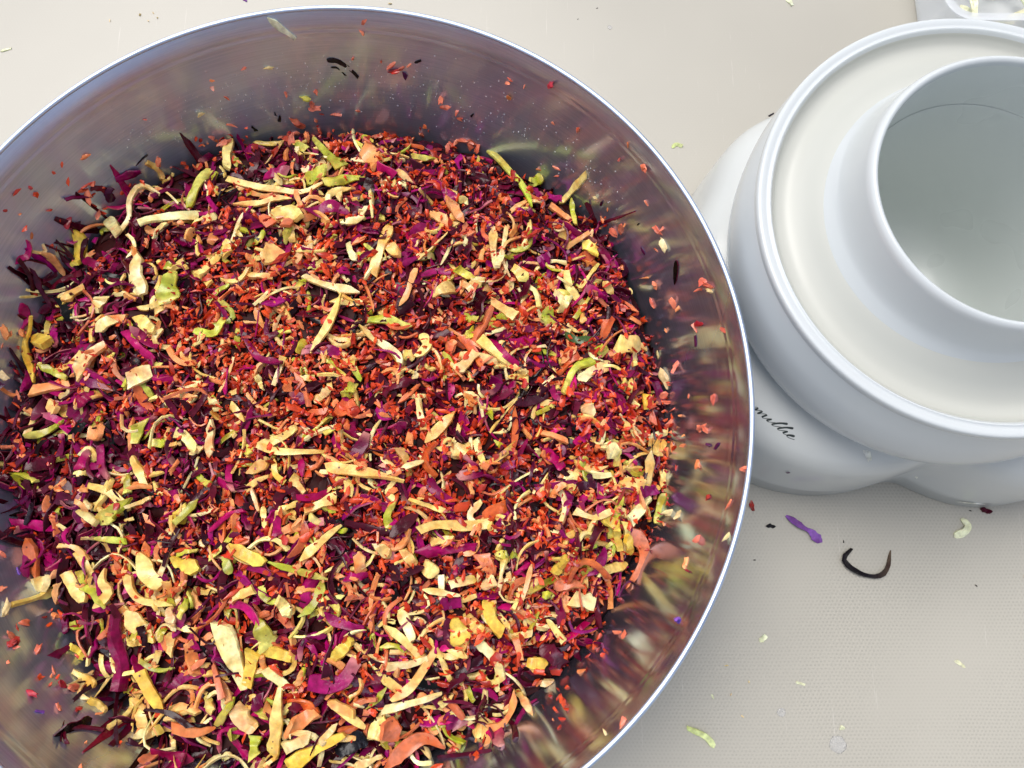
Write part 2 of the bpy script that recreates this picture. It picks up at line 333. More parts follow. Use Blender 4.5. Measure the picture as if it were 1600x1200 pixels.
for nm, p, mt in (('hopper_wall', hop, M_WHITE), ('hopper_rim', rimp, M_WHITE), ('hopper_tray', trayp, M_TRAY), ('feed_tube', tubep, M_WHITE), ('tube_lining', liningp, M_LINING)):
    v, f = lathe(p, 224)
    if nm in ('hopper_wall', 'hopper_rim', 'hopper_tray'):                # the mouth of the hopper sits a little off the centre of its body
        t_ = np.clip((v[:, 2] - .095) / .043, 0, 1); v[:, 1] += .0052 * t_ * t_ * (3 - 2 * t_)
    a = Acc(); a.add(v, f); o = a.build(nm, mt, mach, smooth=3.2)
    if nm in ('feed_tube', 'tube_lining'): o.location = (-.0026, .0042, 0)

# hand lettering printed on the front foot; each stroke is a list of photo points of the pen path
bpy.context.view_layer.update()
bme = bmesh.new(); bme.from_mesh(base_o.data); bme.transform(base_o.matrix_world); bvh = BVHTree.FromBMesh(bme)
# script letters on a slanted baseline: (distance along it, height in x-heights), m i l l i e
PEN = [(0, 0), (3, 1), (6, .9), (7, 0), (10, .9), (13, 1), (15, 0), (18, .9), (21, 1), (22.5, .1), (26, .1), (30, 1), (30.6, .15), (34, .1), (40, 1.2), (45.5, 1.95), (43.5, 2.15), (40.3, 1.3), (39.6, .2), (43, .05),
       (50, 1.2), (55.5, 1.95), (53.5, 2.15), (50.3, 1.3), (49.6, .2), (53, .05), (58, 1), (59, .15), (62, .08), (67, .45), (70.5, .85), (68.5, 1.02), (65.5, .55), (66, .1), (70, .02), (76, .45)]
STROKES = [[(1170 + 1.12 * q * .79 + 9.5 * y, 636 + 1.12 * q * .61 - 1.8 * y) for q, y in PEN]]
letters = Acc()
def tube_along(pts, rad, nrm=None, k=6):
    pts = np.asarray(pts); n = len(pts); V = []
    tg = np.gradient(pts, axis=0); tg /= np.linalg.norm(tg, axis=1)[:, None] + 1e-12
    for i in range(n):
        u = np.cross(tg[i], nrm if nrm is not None else (0, 0, 1)); u /= np.linalg.norm(u) + 1e-12; w = np.cross(u, tg[i])
        for q in range(k):
            aa = 2 * np.pi * q / k; V.append(pts[i] + rad[i] * (math.cos(aa) * u + .35 * math.sin(aa) * w))
    i = np.arange(n - 1)[:, None] * k; j = np.arange(k)[None, :]; kk = (j + 1) % k
    return np.array(V), [np.stack([i + j, i + kk, i + k + kk, i + k + j], 2).reshape(-1, 4)]
def on_base(px, py):
    d = Vector(ray(px, py)).normalized(); h = bvh.ray_cast(Vector(CAMP), d)
    return (np.array(h[0]), np.array(h[1])) if h[0] is not None else (None, None)
for st in STROKES:
    sp = smooth_profile([np.array(p, float) for p in st], 4); P = []; N = None
    for q in sp:
        h, n_ = on_base(*q)
        if h is not None: P.append(h + n_ * .0001); N = n_
    if len(P) > 3:
        P = np.array(P); sl = np.linalg.norm(np.gradient(sp, axis=0), axis=1)[:len(P)]
        dn = np.clip(-np.gradient(sp[:, 0])[:len(P)] * 1.2 + .2, 0, 1); rad = .00026 + .00055 * dn
        letters.add(*tube_along(P, rad * .62, N))
if letters.v:
    lo = letters.build('lettering', M_INK, None, smooth=3.2); lo.parent = mach; lo.matrix_parent_inverse = mach.matrix_world.inverted()

# ------------------------------------------------------------------ clear plastic tub behind the machine
def rrect(cx, cy, hx, hy, r, z, k=10):
    out = []
    for q, (sx, sy) in enumerate([(1, 1), (-1, 1), (-1, -1), (1, -1)]):
        for j in range(k):
            aa = math.pi / 2 * (q + j / (k - 1)); out.append((cx + sx * (hx - r) + r * math.cos(aa), cy + sy * (hy - r) + r * math.sin(aa), z))
    return np.array(out)
c0 = at(1446, 10, .02); TX, TY = c0[0] + .075, c0[1] + .028
tub = empty('plastic_tub', (TX, TY, 0), 'clear plastic tub of pale cabbage, mostly hidden behind the white machine', 'tub')
a = Acc(); HX, HY = .075, .055
rg = [rrect(0, 0, HX - .010, HY - .010, .012, .001), rrect(0, 0, HX - .004, HY - .004, .014, .003), rrect(0, 0, HX, HY, .016, .044), rrect(0, 0, HX + .004, HY + .004, .019, .045), rrect(0, 0, HX + .004, HY + .004, .019, .0462),
      rrect(0, 0, HX - .001, HY - .001, .015, .0462), rrect(0, 0, HX - .005, HY - .005, .013, .0045), rrect(0, 0, HX - .011, HY - .011, .011, .0025)]
v, f = loft(rg); a.add(v, f)
n_ = len(rg[0]); a.add(np.vstack([rg[0], rg[-1]]), [np.arange(n_)[None, ::-1], (np.arange(n_) + n_)[None, :]])
a.build('tub_body', M_CLEAR, tub, smooth=math.radians(40))

# ------------------------------------------------------------------ slaw: heap surface
RES = .001; GX0, GY0, GN = BX - .21, BY - .21, 421
EDGE = [(15, 640), (35, 540), (70, 430), (130, 360), (180, 300), (290, 245), (440, 208), (600, 202), (720, 225), (800, 250), (860, 285), (950, 350), (1000, 470), (1045, 600), (1048, 690), (1045, 760), (985, 900), (930, 1010), (870, 1090), (800, 1150), (690, 1190),
        (520, 1290), (330, 1270), (240, 1190), (150, 1110), (110, 1010), (60, 930), (15, 830), (-5, 760)]
pol = []
for (px, py) in EDGE:
    q = at(px, py, .064); pol.append((math.atan2(q[1] - BY, q[0] - BX), math.hypot(q[0] - BX, q[1] - BY)))
pol.sort(); PA = np.array([p[0] for p in pol]); PR = np.array([p[1] for p in pol])
def heap_rb(phi):
    return np.interp(phi, np.concatenate([PA - 2 * np.pi, PA, PA + 2 * np.pi]), np.tile(PR, 3))
_ph = rng.uniform(0, 6.28, (14, 2)); _k = rng.normal(0, 1, (14, 2)); _k = _k / np.linalg.norm(_k, axis=1)[:, None] * rng.uniform(60, 260, 14)[:, None]
def lumps(x, y):
    s = 0
    for i in range(14): s = s + np.sin(_k[i, 0] * x + _k[i, 1] * y + _ph[i, 0])
    return s / 5.0
def heap_z(x, y):
    r = np.hypot(x - BX, y - BY); rb = heap_rb(np.arctan2(y - BY, x - BX)); q = r / rb
    s = np.clip((q - .90) / .16, 0, 1); s = s * s * (3 - 2 * s)
    return .066 + .021 * (1 - q ** 2) + .0034 * lumps(x, y) - .014 * s
gx, gy = np.meshgrid(GX0 + RES * np.arange(GN), GY0 + RES * np.arange(GN))
rr = np.hypot(gx - BX, gy - BY)
H = np.where(rr < .19, heap_z(gx, gy), 0)
def hz(x, y):
    i = np.clip(((np.asarray(x) - GX0) / RES + .5).astype(int), 0, GN - 1); j = np.clip(((np.asarray(y) - GY0) / RES + .5).astype(int), 0, GN - 1)
    r = np.hypot(np.asarray(x) - BX, np.asarray(y) - BY)
    return np.maximum(H[j, i], np.where(r < .1975, bowl_z(r), 0))
def hset(x, y, z):
    i = np.clip(((np.asarray(x) - GX0) / RES + .5).astype(int), 0, GN - 1); j = np.clip(((np.asarray(y) - GY0) / RES + .5).astype(int), 0, GN - 1)
    np.maximum.at(H, (j.ravel(), i.ravel()), np.asarray(z).ravel())
def hit(px, py, start=.135):
    """where the sight line through a photo point meets slaw, bowl wall or table"""
    d = ray(px, py); t0 = (start - CAM_Z) / d[2]; t1 = -CAM_Z / d[2]
    t = np.linspace(t0, t1, 700); p = CAMP + d * t[:, None]
    k = np.argmax(p[:, 2] <= hz(p[:, 0], p[:, 1]) + 1e-5)
    return p[k] if p[k, 2] <= hz(p[k, 0], p[k, 1]) + 1e-5 else p[-1]
# the packed mass below the loose top layer, gap shade in its colour
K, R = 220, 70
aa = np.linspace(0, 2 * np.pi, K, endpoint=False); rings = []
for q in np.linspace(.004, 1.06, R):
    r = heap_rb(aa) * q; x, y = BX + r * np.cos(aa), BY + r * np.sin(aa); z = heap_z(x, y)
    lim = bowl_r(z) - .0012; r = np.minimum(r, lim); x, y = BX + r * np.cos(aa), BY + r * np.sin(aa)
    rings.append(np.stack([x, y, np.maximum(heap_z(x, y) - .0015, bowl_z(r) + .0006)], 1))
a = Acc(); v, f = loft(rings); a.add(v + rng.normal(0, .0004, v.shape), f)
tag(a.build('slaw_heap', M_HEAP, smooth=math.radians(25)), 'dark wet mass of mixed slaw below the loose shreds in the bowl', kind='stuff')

# ------------------------------------------------------------------ piece shapes
CU = np.array([-1, -.90, 0, .90, 1, .90, 0, -.90]); CV = np.array([0, 1, 1.05, 1, 0, -1, -1.05, -1]) * .5
TOPV = np.array([.5, 1, 1, 1, .5, 0, 0, 0])
def resample(P, n):
    P = np.asarray(P, float)
    if len(P) > 2: P = smooth_profile(P, 8)
    d = np.concatenate([[0], np.cumsum(np.linalg.norm(np.diff(P, axis=0), axis=1))]); s = np.linspace(0, d[-1], n)
    return np.stack([np.interp(s, d, P[:, k]) for k in range(P.shape[1])], 1)
def strip(sp, w, h, roll, cup, nrm=None, ruffle=0.0):
    """sp (n,3) spine, w (n) width, h (n) thickness, roll (n) about the spine, cup: cross curl"""
    n = len(sp); tg = np.gradient(sp, axis=0); tg /= np.linalg.norm(tg, axis=1)[:, None] + 1e-9
    side = np.cross(tg, (0, 0, 1.0)); side /= np.linalg.norm(side, axis=1)[:, None] + 1e-9; up = np.cross(side, tg)
    c, s = np.cos(roll)[:, None], np.sin(roll)[:, None]
    if nrm is not None:
        c = (up @ nrm)[:, None]; s = -(side @ nrm)[:, None]; q = np.hypot(c, s) + 1e-9; c, s = c / q, s / q
    sd, u2 = side * c + up * s, up * c - side * s
    q = np.linspace(0, 1, n)[:, None]
    U = CU[None, :] * w[:, None] * .5; Vv = CV[None, :] * h[:, None] + cup * (CU[None, :] ** 2 - .4) * w[:, None] * .5
    Vv = Vv + ruffle * CU[None, :] * np.sin(rng.uniform(4, 13) * q + rng.uniform(0, 6)) * w[:, None] * .5 + ruffle * .6 * np.abs(CU[None, :]) * np.sin(rng.uniform(6, 16) * q + rng.uniform(0, 6)) * w[:, None] * .5
    sk = (np.clip(1 - q * 3, 0, 1) * rng.normal(0, .45) + np.clip(q * 3 - 2, 0, 1) * rng.normal(0, .45)) * U
    v = sp[:, None, :] + sd[:, None, :] * U[:, :, None] + u2[:, None, :] * Vv[:, :, None] + tg[:, None, :] * sk[:, :, None]
    i = np.arange(n - 1)[:, None] * 8; j = np.arange(8)[None, :]; k = (j + 1) % 8
    f = np.stack([i + j, i + 8 + j, i + 8 + k, i + k], 2).reshape(-1, 4)
    e = (n - 1) * 8
    cap = np.array([(0, 1, 2, 3), (0, 3, 4, 7), (4, 5, 6, 7)]); f = np.vstack([f, cap, cap[:, ::-1] + e])
    return v.reshape(-1, 3), [f]
def jit(c, s): return np.clip(np.array(c) * (1 + rng.normal(0, s)) * (1 + rng.normal(0, s * .4, 3)), .002, .95)
def colour(kind, n):
    tt = np.linspace(0, 1, n)[:, None, None]; top = TOPV[None, :, None]; edge = (np.abs(CU) > .9)[None, :, None] * 1.0
    al = 0.0; ones = np.ones((n, 8, 1))
    if kind == 'w':
        c = jit(rng.choice([0, 1, 2], p=[.5, .3, .2]) == 0 and (.97, .69, .24) or (.97, .79, .40), .07); e = jit((.72, .60, .12), .1)
        k = rng.choice([0, .15, .9], p=[.5, .3, .2]); tt2 = tt if rng.random() < .5 else 1 - tt
        C = c * (1 - k * tt2 ** 2) + e * (k * tt2 ** 2) + 0 * top; al = rng.choice([0, .10, .24], p=[.5, .3, .2])
    elif kind == 's':
        C = jit(((.86, .36, .14), (.90, .46, .18), (.66, .20, .10))[rng.integers(3)], .1) * ones; al = rng.choice([.05, .2, .3])
    elif kind == 'y':
        C = jit((.85, .62, .10), .06) * ones; al = .05
    elif kind == 'g':
        g = jit((.42, .47, .025), .14); p_ = jit((.74, .68, .16), .08); k = rng.random(); tt2 = np.abs(tt - k)
        C = g * (1 - np.clip(tt2 * 1.4, 0, 1)) + p_ * np.clip(tt2 * 1.4, 0, 1) + 0 * top; C = C * (.9 + .1 * top)
    elif kind == 'd':
        C = jit((.05, .12, .02), .1) * ones
    elif kind == 'm':
        m = jit((.31, .004, .095), .35); k_ = jit((.62, .22, .20), .15) if rng.random() < .4 else jit((.20, .008, .08), .2)
        C = m * top + k_ * (1 - top) + 0 * tt; q = rng.random(); f_ = np.clip((tt - .6) * 2, 0, 1) * (q < .35); C = C * (1 - f_) + jit((.68, .30, .24), .1) * f_
    elif kind == 'p':
        m = jit((.072, .003, .014), .5); k_ = jit((.14, .008, .03), .3); C = m * (1 - edge) + k_ * edge + 0 * tt
        q = rng.random()
        if q < .25: C = C * (.35 + .65 * top) + (1 - top) * jit((.30, .07, .09), .2) * .65
    elif kind == 'o':
        C = jit((.72, .15, .035), .12) * ones
    elif kind == 'l':
        C = jit((.30, .13, .52), .1) * top + jit((.18, .08, .35), .1) * (1 - top) + 0 * tt
    elif kind == 'v':
        C = jit((.78, .80, .58), .05) * ones
    elif kind == 'u':
        C = jit((.62, .70, .28), .05) * ones * (1 - .4 * tt) + np.array((.8, .82, .55)) * tt * .4
    elif kind == 'k':
        C = jit((.012, .010, .014), .2) * ones
    C = C + 0 * ones[:, :, :1]
    return np.concatenate([C, np.full((n, 8, 1), al)], 2).reshape(-1, 4)
def widths(n, w0, w1, rough=.16, tip=.5):
    t_ = np.linspace(0, 1, n); w = w0 + (w1 - w0) * t_
    nz = np.interp(t_, np.linspace(0, 1, 5), rng.normal(0, rough, 5)) + rng.normal(0, rough * .15, n)
    a0, a1 = (rng.choice([.12, .55, 1, 1], size=2)); end = np.minimum(1, np.minimum(a0 + t_ * 4, a1 + (1 - t_) * 4))
    return np.maximum(w * (1 + nz) * end, w * .15)
KIND = {'w': ('white_cabbage_shred', M_CAB), 's': ('white_cabbage_shred', M_CAB), 'y': ('white_cabbage_shred', M_CAB), 'g': ('green_cabbage_shred', M_CAB), 'd': ('green_cabbage_shred', M_CAB),
        'm': ('purple_cabbage_shred', M_PUR), 'p': ('purple_cabbage_shred', M_PUR), 'l': ('purple_cabbage_shred', M_PUR), 'v': ('white_cabbage_shred', M_PALE), 'u': ('green_cabbage_shred', M_PALE), 'o': ('carrot_sliver', M_CAR), 'k': ('dark_leaf_scrap', M_PUR)}
def lay(xy, w0, w1, kind, h=None, lift=0.0, n=11, arch=None, rollsd=None, settle=True, flat=False, zz=None):
    """lets a strip down on the current pile; returns verts, faces, colours"""
    sp = resample(xy, n); L = np.linalg.norm(np.diff(sp[:, :2], axis=0), axis=1).sum()
    W = np.interp(np.linspace(0, 1, n), np.linspace(0, 1, len(w0)), w0) * (1 + rng.normal(0, .06, n)) if isinstance(w0, (list, tuple)) else widths(n, w0, w1); wm = W.mean()
    h = h or {'w': .0019, 's': .0018, 'y': .0021, 'g': .0013, 'd': .0009, 'm': .0010, 'p': .0008, 'o': .0013, 'l': .0008, 'k': .0006, 'v': .0010, 'u': .0010}[kind] * rng.uniform(.75, 1.35) * (.6 + .4 * min(1.6, wm / .0045))
    zs = hz(sp[:, 0], sp[:, 1]); s = np.linspace(-1, 1, n)
    nrm = None
    if flat:
        if zz is not None: zs = resample(np.column_stack([xy, zz]), n)[:, 2]
        m = sp[:, :2].mean(0) - (BX, BY); m /= np.linalg.norm(m); nrm = np.array([-m[0] * .96, -m[1] * .96, .27]); z = zs + .0002; sp = sp - np.append(m, 0)[None, :sp.shape[1]] * h * .5
    else:
        A = np.stack([np.ones(n), s, s * s], 1); cf = np.linalg.lstsq(A, zs, rcond=None)[0]; cf[2] *= .7
        z = A @ cf; z += .45 * np.clip(np.max(zs - z), 0, .004) + h * .25
        z += rng.normal(0, .17 if rollsd is None else .05) * L * .5 * s
        bend = arch if arch is not None else rng.normal(0, .05)
        z += bend * L * (1 - s * s) + lift
    sp = np.stack([sp[:, 0], sp[:, 1], z], 1)
    roll = np.linspace(*(rng.normal(0, rollsd if rollsd is not None else .6, 1) + np.array([-1, 1]) * rng.normal(0, .35)), n)
    if flat: roll = roll * .2
    if not flat and kind in 'wgy': z = z + np.interp(np.linspace(0, 1, n), np.linspace(0, 1, 6), rng.normal(0, .0005, 6)); sp[:, 2] = z
    v, f = strip(sp, W, np.full(n, h), roll, (0 if flat else rng.normal(0, .26 if kind in 'mpgd' else .17)), nrm, (.05 if flat else rng.uniform(.05, .30) if kind in 'mpgdk' else rng.uniform(0, .12)))
    v = v + rng.normal(0, .00006, v.shape)
    if settle:
        q = np.linspace(-.5, .5, 5)[None, :]; sd = np.stack([-np.gradient(sp[:, 1]), np.gradient(sp[:, 0])], 1); sd /= np.linalg.norm(sd, axis=1)[:, None] + 1e-9
        X = sp[:, 0, None] + sd[:, 0, None] * q * W[:, None]; Y = sp[:, 1, None] + sd[:, 1, None] * q * W[:, None]
        hset(X, Y, np.repeat((z + h * .4)[:, None], 5, 1))
    return v, f, colour(kind, n), sp
_t = (1 + 5 ** .5) / 2
ICO = np.array([(-1, _t, 0), (1, _t, 0), (-1, -_t, 0), (1, -_t, 0), (0, -1, _t), (0, 1, _t), (0, -1, -_t), (0, 1, -_t), (_t, 0, -1), (_t, 0, 1), (-_t, 0, -1), (-_t, 0, 1)], float); ICO /= np.linalg.norm(ICO[0])
ICF = np.array([(0, 11, 5), (0, 5, 1), (0, 1, 7), (0, 7, 10), (0, 10, 11), (1, 5, 9), (5, 11, 4), (11, 10, 2), (10, 7, 6), (7, 1, 8), (3, 9, 4), (3, 4, 2), (3, 2, 6), (3, 6, 8), (3, 8, 9), (4, 9, 5), (2, 4, 11), (6, 2, 10), (8, 6, 7), (9, 8, 1)])
def subdivide(v, f):
    v = list(map(tuple, v)); cache = {}; out = []
    def mid(i, j):
        k = (min(i, j), max(i, j))
        if k not in cache:
            m_ = (np.array(v[i]) + np.array(v[j])) / 2; v.append(tuple(m_ / np.linalg.norm(m_))); cache[k] = len(v) - 1
        return cache[k]
    for a_, b_, c_ in f:
        x, y, z_ = mid(a_, b_), mid(b_, c_), mid(c_, a_); out += [(a_, x, z_), (b_, y, x), (c_, z_, y), (x, y, z_)]
    return np.array(v), np.array(out)
ICO2, ICF2 = subdivide(ICO, ICF)
def randrot():
    q = rng.normal(0, 1, 4); q /= np.linalg.norm(q); w, x, y, z = q
    return np.array([[1 - 2 * (y * y + z * z), 2 * (x * y - z * w), 2 * (x * z + y * w)], [2 * (x * y + z * w), 1 - 2 * (x * x + z * z), 2 * (y * z - x * w)], [2 * (x * z - y * w), 2 * (y * z + x * w), 1 - 2 * (x * x + y * y)]])
def crumb(p, r, col, fine=False, sink=.35):
    V, F = (ICO2, ICF2) if fine else (ICO, ICF)
    s = np.array([rng.uniform(1.1, 1.8), rng.uniform(.45, .9), rng.uniform(.28, .55)])
    v = V * np.clip(1 + rng.normal(0, .26 if fine else .34, len(V)), .45, 1.7)[:, None] * s * r
    v = v @ randrot().T; v[:, 2] *= .8
    v = v + p + np.array([0, 0, r * (.55 - sink)])
    c = np.repeat(np.append(col, 0)[None, :], len(v), 0)
    return v, [F], c
def carrot_col(wall=False):
    u = rng.random()
    if u < .48: c = (.76, .085, .018)
    elif u < .78: c = (.48, .030, .008)
    elif u < .93: c = (.92, .30, .10)
    else: c = (.45, .03, .02)
    if wall and u < .8: c = (.86, .24, .13)
    return jit(c, .10)

# ------------------------------------------------------------------ where each vegetable gathers (photo points: x, y, spread, amount)
DENS = {'car': [(760, 420, 110, 1.2), (450, 520, 130, 1.2), (340, 640, 120, 1), (600, 620, 170, 1.4), (700, 690, 120, 1.2), (420, 680, 90, 1), (690, 770, 110, .6), (860, 700, 120, 1), (880, 900, 110, 1), (350, 800, 100, .8), (480, 560, 80, 1), (600, 240, 90, .8), (950, 620, 110, .8), (720, 960, 90, .6), (530, 960, 80, .6)],
        'whi': [(430, 310, 110, 1), (790, 420, 110, 1), (150, 560, 110, .8), (270, 930, 130, 1.2), (400, 1060, 130, 1.3), (660, 1020, 130, 1.2), (460, 730, 110, .8), (720, 840, 110, .8), (950, 830, 110, .9), (700, 560, 110, .6), (960, 660, 90, .8), (560, 460, 90, .6), (220, 420, 70, .7)],
        'pur': [(90, 740, 120, 1.4), (100, 470, 90, 1.2), (640, 320, 160, 1.2), (930, 420, 120, 1.2), (300, 370, 120, 1), (300, 1080, 120, 1), (900, 800, 130, 1), (840, 560, 120, .8), (600, 820, 120, .7), (560, 980, 120, .7), (700, 1120, 120, .8), (170, 700, 120, .9), (300, 760, 90, .8)]}
DENS = {k: [(*at(x, y, .085)[:2], s * .00033, w) for x, y, s, w in v] for k, v in DENS.items()}
def density(key, x, y):
    s = .17
    for (cx, cy, sg, w) in DENS[key]: s = s + w * np.exp(-((x - cx) ** 2 + (y - cy) ** 2) / (2 * sg * sg))
    return np.minimum(s / 1.5, 1)
def pick(key, edge=.99):
    while True:
        phi = rng.uniform(-np.pi, np.pi); q = math.sqrt(rng.random()) * edge; r = heap_rb(phi) * q
        x, y = BX + r * math.cos(phi), BY + r * math.sin(phi)
        if y < -.155: continue
        if rng.random() < density(key, x, y): return x, y
def wander(x, y, L, bend):
    th = rng.uniform(0, 6.283); m = 5; s = np.linspace(-.5, .5, m) * L; b = bend * rng.normal(0, 1); px = []
    for u in s: px.append((u, b * (u * u / L - L / 12) * 2))
    px = np.array(px); c, sn = math.cos(th), math.sin(th)
    return np.stack([x + px[:, 0] * c - px[:, 1] * sn, y + px[:, 0] * sn + px[:, 1] * c], 1)
def rand_piece(kind, big=False, fine=False):
    key = {'w': 'whi', 's': 'whi', 'y': 'whi', 'g': 'whi', 'm': 'pur', 'p': 'pur', 'o': 'car'}[kind]
    for _try in range(12):
        x, y = pick(key)
        if kind in 'wsy': L = float(np.clip(rng.lognormal(math.log(.0100), .42), .005, .021)); w = rng.uniform(.0014, .0041)
        elif kind == 'g': L = float(np.clip(rng.lognormal(math.log(.0085), .4), .004, .016)); w = rng.uniform(.0020, .0046)
        else: L = float(np.clip(rng.lognormal(math.log(.0105), .45), .004, .024)); w = rng.uniform(.0014, .0052)
        if big: L = min(L * 1.3, .021); w *= 1.15
        if fine: L = rng.uniform(.012, .026); w = rng.uniform(.0008, .0016)
        elif rng.random() < .09: w *= 1.6; L *= .8
        xy = wander(x, y, L, .5 if w < .004 else .22)
        r = np.hypot(xy[:, 0] - BX, xy[:, 1] - BY)
        if (r < .985 * heap_rb(np.arctan2(xy[:, 1] - BY, xy[:, 0] - BX)) + .001).all() or rng.random() < .04: break
    return lay(xy, w, w * rng.uniform(.45, 1.3), kind, n=9)

# lower, packed layer and the small bits between: too many to count
ACC = {k: Acc() for k in ('w', 'g', 'p', 'car')}
def to_stuff(kind, n, fine=False):
    for _ in range(n):
        v, f, c, _s = rand_piece(kind, fine=fine)
        ACC[{'w': 'w', 's': 'w', 'y': 'w', 'g': 'g', 'm': 'p', 'p': 'p'}[kind]].add(v, f, c)
def crumbs(n, rmin, rmax):
    for _ in range(n):
        x, y = pick('car', 1.01); z = float(hz(x, y)); r = rng.uniform(rmin, rmax) * (1 if rng.random() < .85 else 1.35)
        if rng.random() < .6:                                  # little clusters
            for _k in range(rng.integers(3, 9)):
                x2, y2 = x + rng.normal(0, .0026), y + rng.normal(0, .0026); r2 = r * rng.uniform(.6, 1)
                ACC['car'].add(*crumb(np.array([x2, y2, float(hz(x2, y2))]), r2, carrot_col()))
        else: ACC['car'].add(*crumb(np.array([x, y, z]), r, carrot_col()))
to_stuff('p', 1700); to_stuff('m', 400); to_stuff('w', 330); to_stuff('g', 80); to_stuff('s', 150)
crumbs(1000, .0012, .0023)
to_stuff('p', 1000); to_stuff('m', 380); to_stuff('w', 170); to_stuff('g', 40); to_stuff('s', 150)
crumbs(1050, .0012, .0023)

to_stuff('p', 260, True); to_stuff('m', 130, True); to_stuff('w', 110, True); to_stuff('s', 60, True)
# single pieces of the loose top layer
GRP = {'white_cabbage_shred': ('plain cream cabbage shred lying among the mixed slaw in the bowl', 'cabbage shred', 'cream cabbage shreds in the slaw'),
       'green_cabbage_shred': ('small yellow green cabbage shred lying among the mixed slaw in the bowl', 'cabbage shred', 'green cabbage shreds in the slaw'),
       'purple_cabbage_shred': ('plain purple cabbage shred lying among the mixed slaw in the bowl', 'cabbage shred', 'purple cabbage shreds in the slaw'),
       'carrot_crumb': ('orange carrot crumb lying among the mixed slaw in the bowl', 'carrot crumb', 'carrot crumbs in the slaw'),
       'carrot_sliver': ('flat orange carrot sliver lying among the mixed slaw in the bowl', 'carrot sliver', 'carrot slivers in the slaw')}
COUNT = {}
def single(name, mat, v, f, c, label=None, cat=None, group=None, smooth=math.radians(42)):
    a_ = Acc(); a_.add(v, f, c); org = v.mean(0); org[2] = v[:, 2].min()
    o = a_.build(name, mat, None, origin=org, smooth=smooth); COUNT[name] = COUNT.get(name, 0) + 1
    if label is None: label, cat, group = GRP[name]
    return tag(o, label, cat, group)
for kind, n in (('p', 120), ('m', 100), ('w', 75), ('g', 45), ('s', 50), ('o', 30)):
    for _ in range(n):
        v, f, c, _s = rand_piece(kind, True); single(KIND[kind][0], KIND[kind][1], v, f, c)

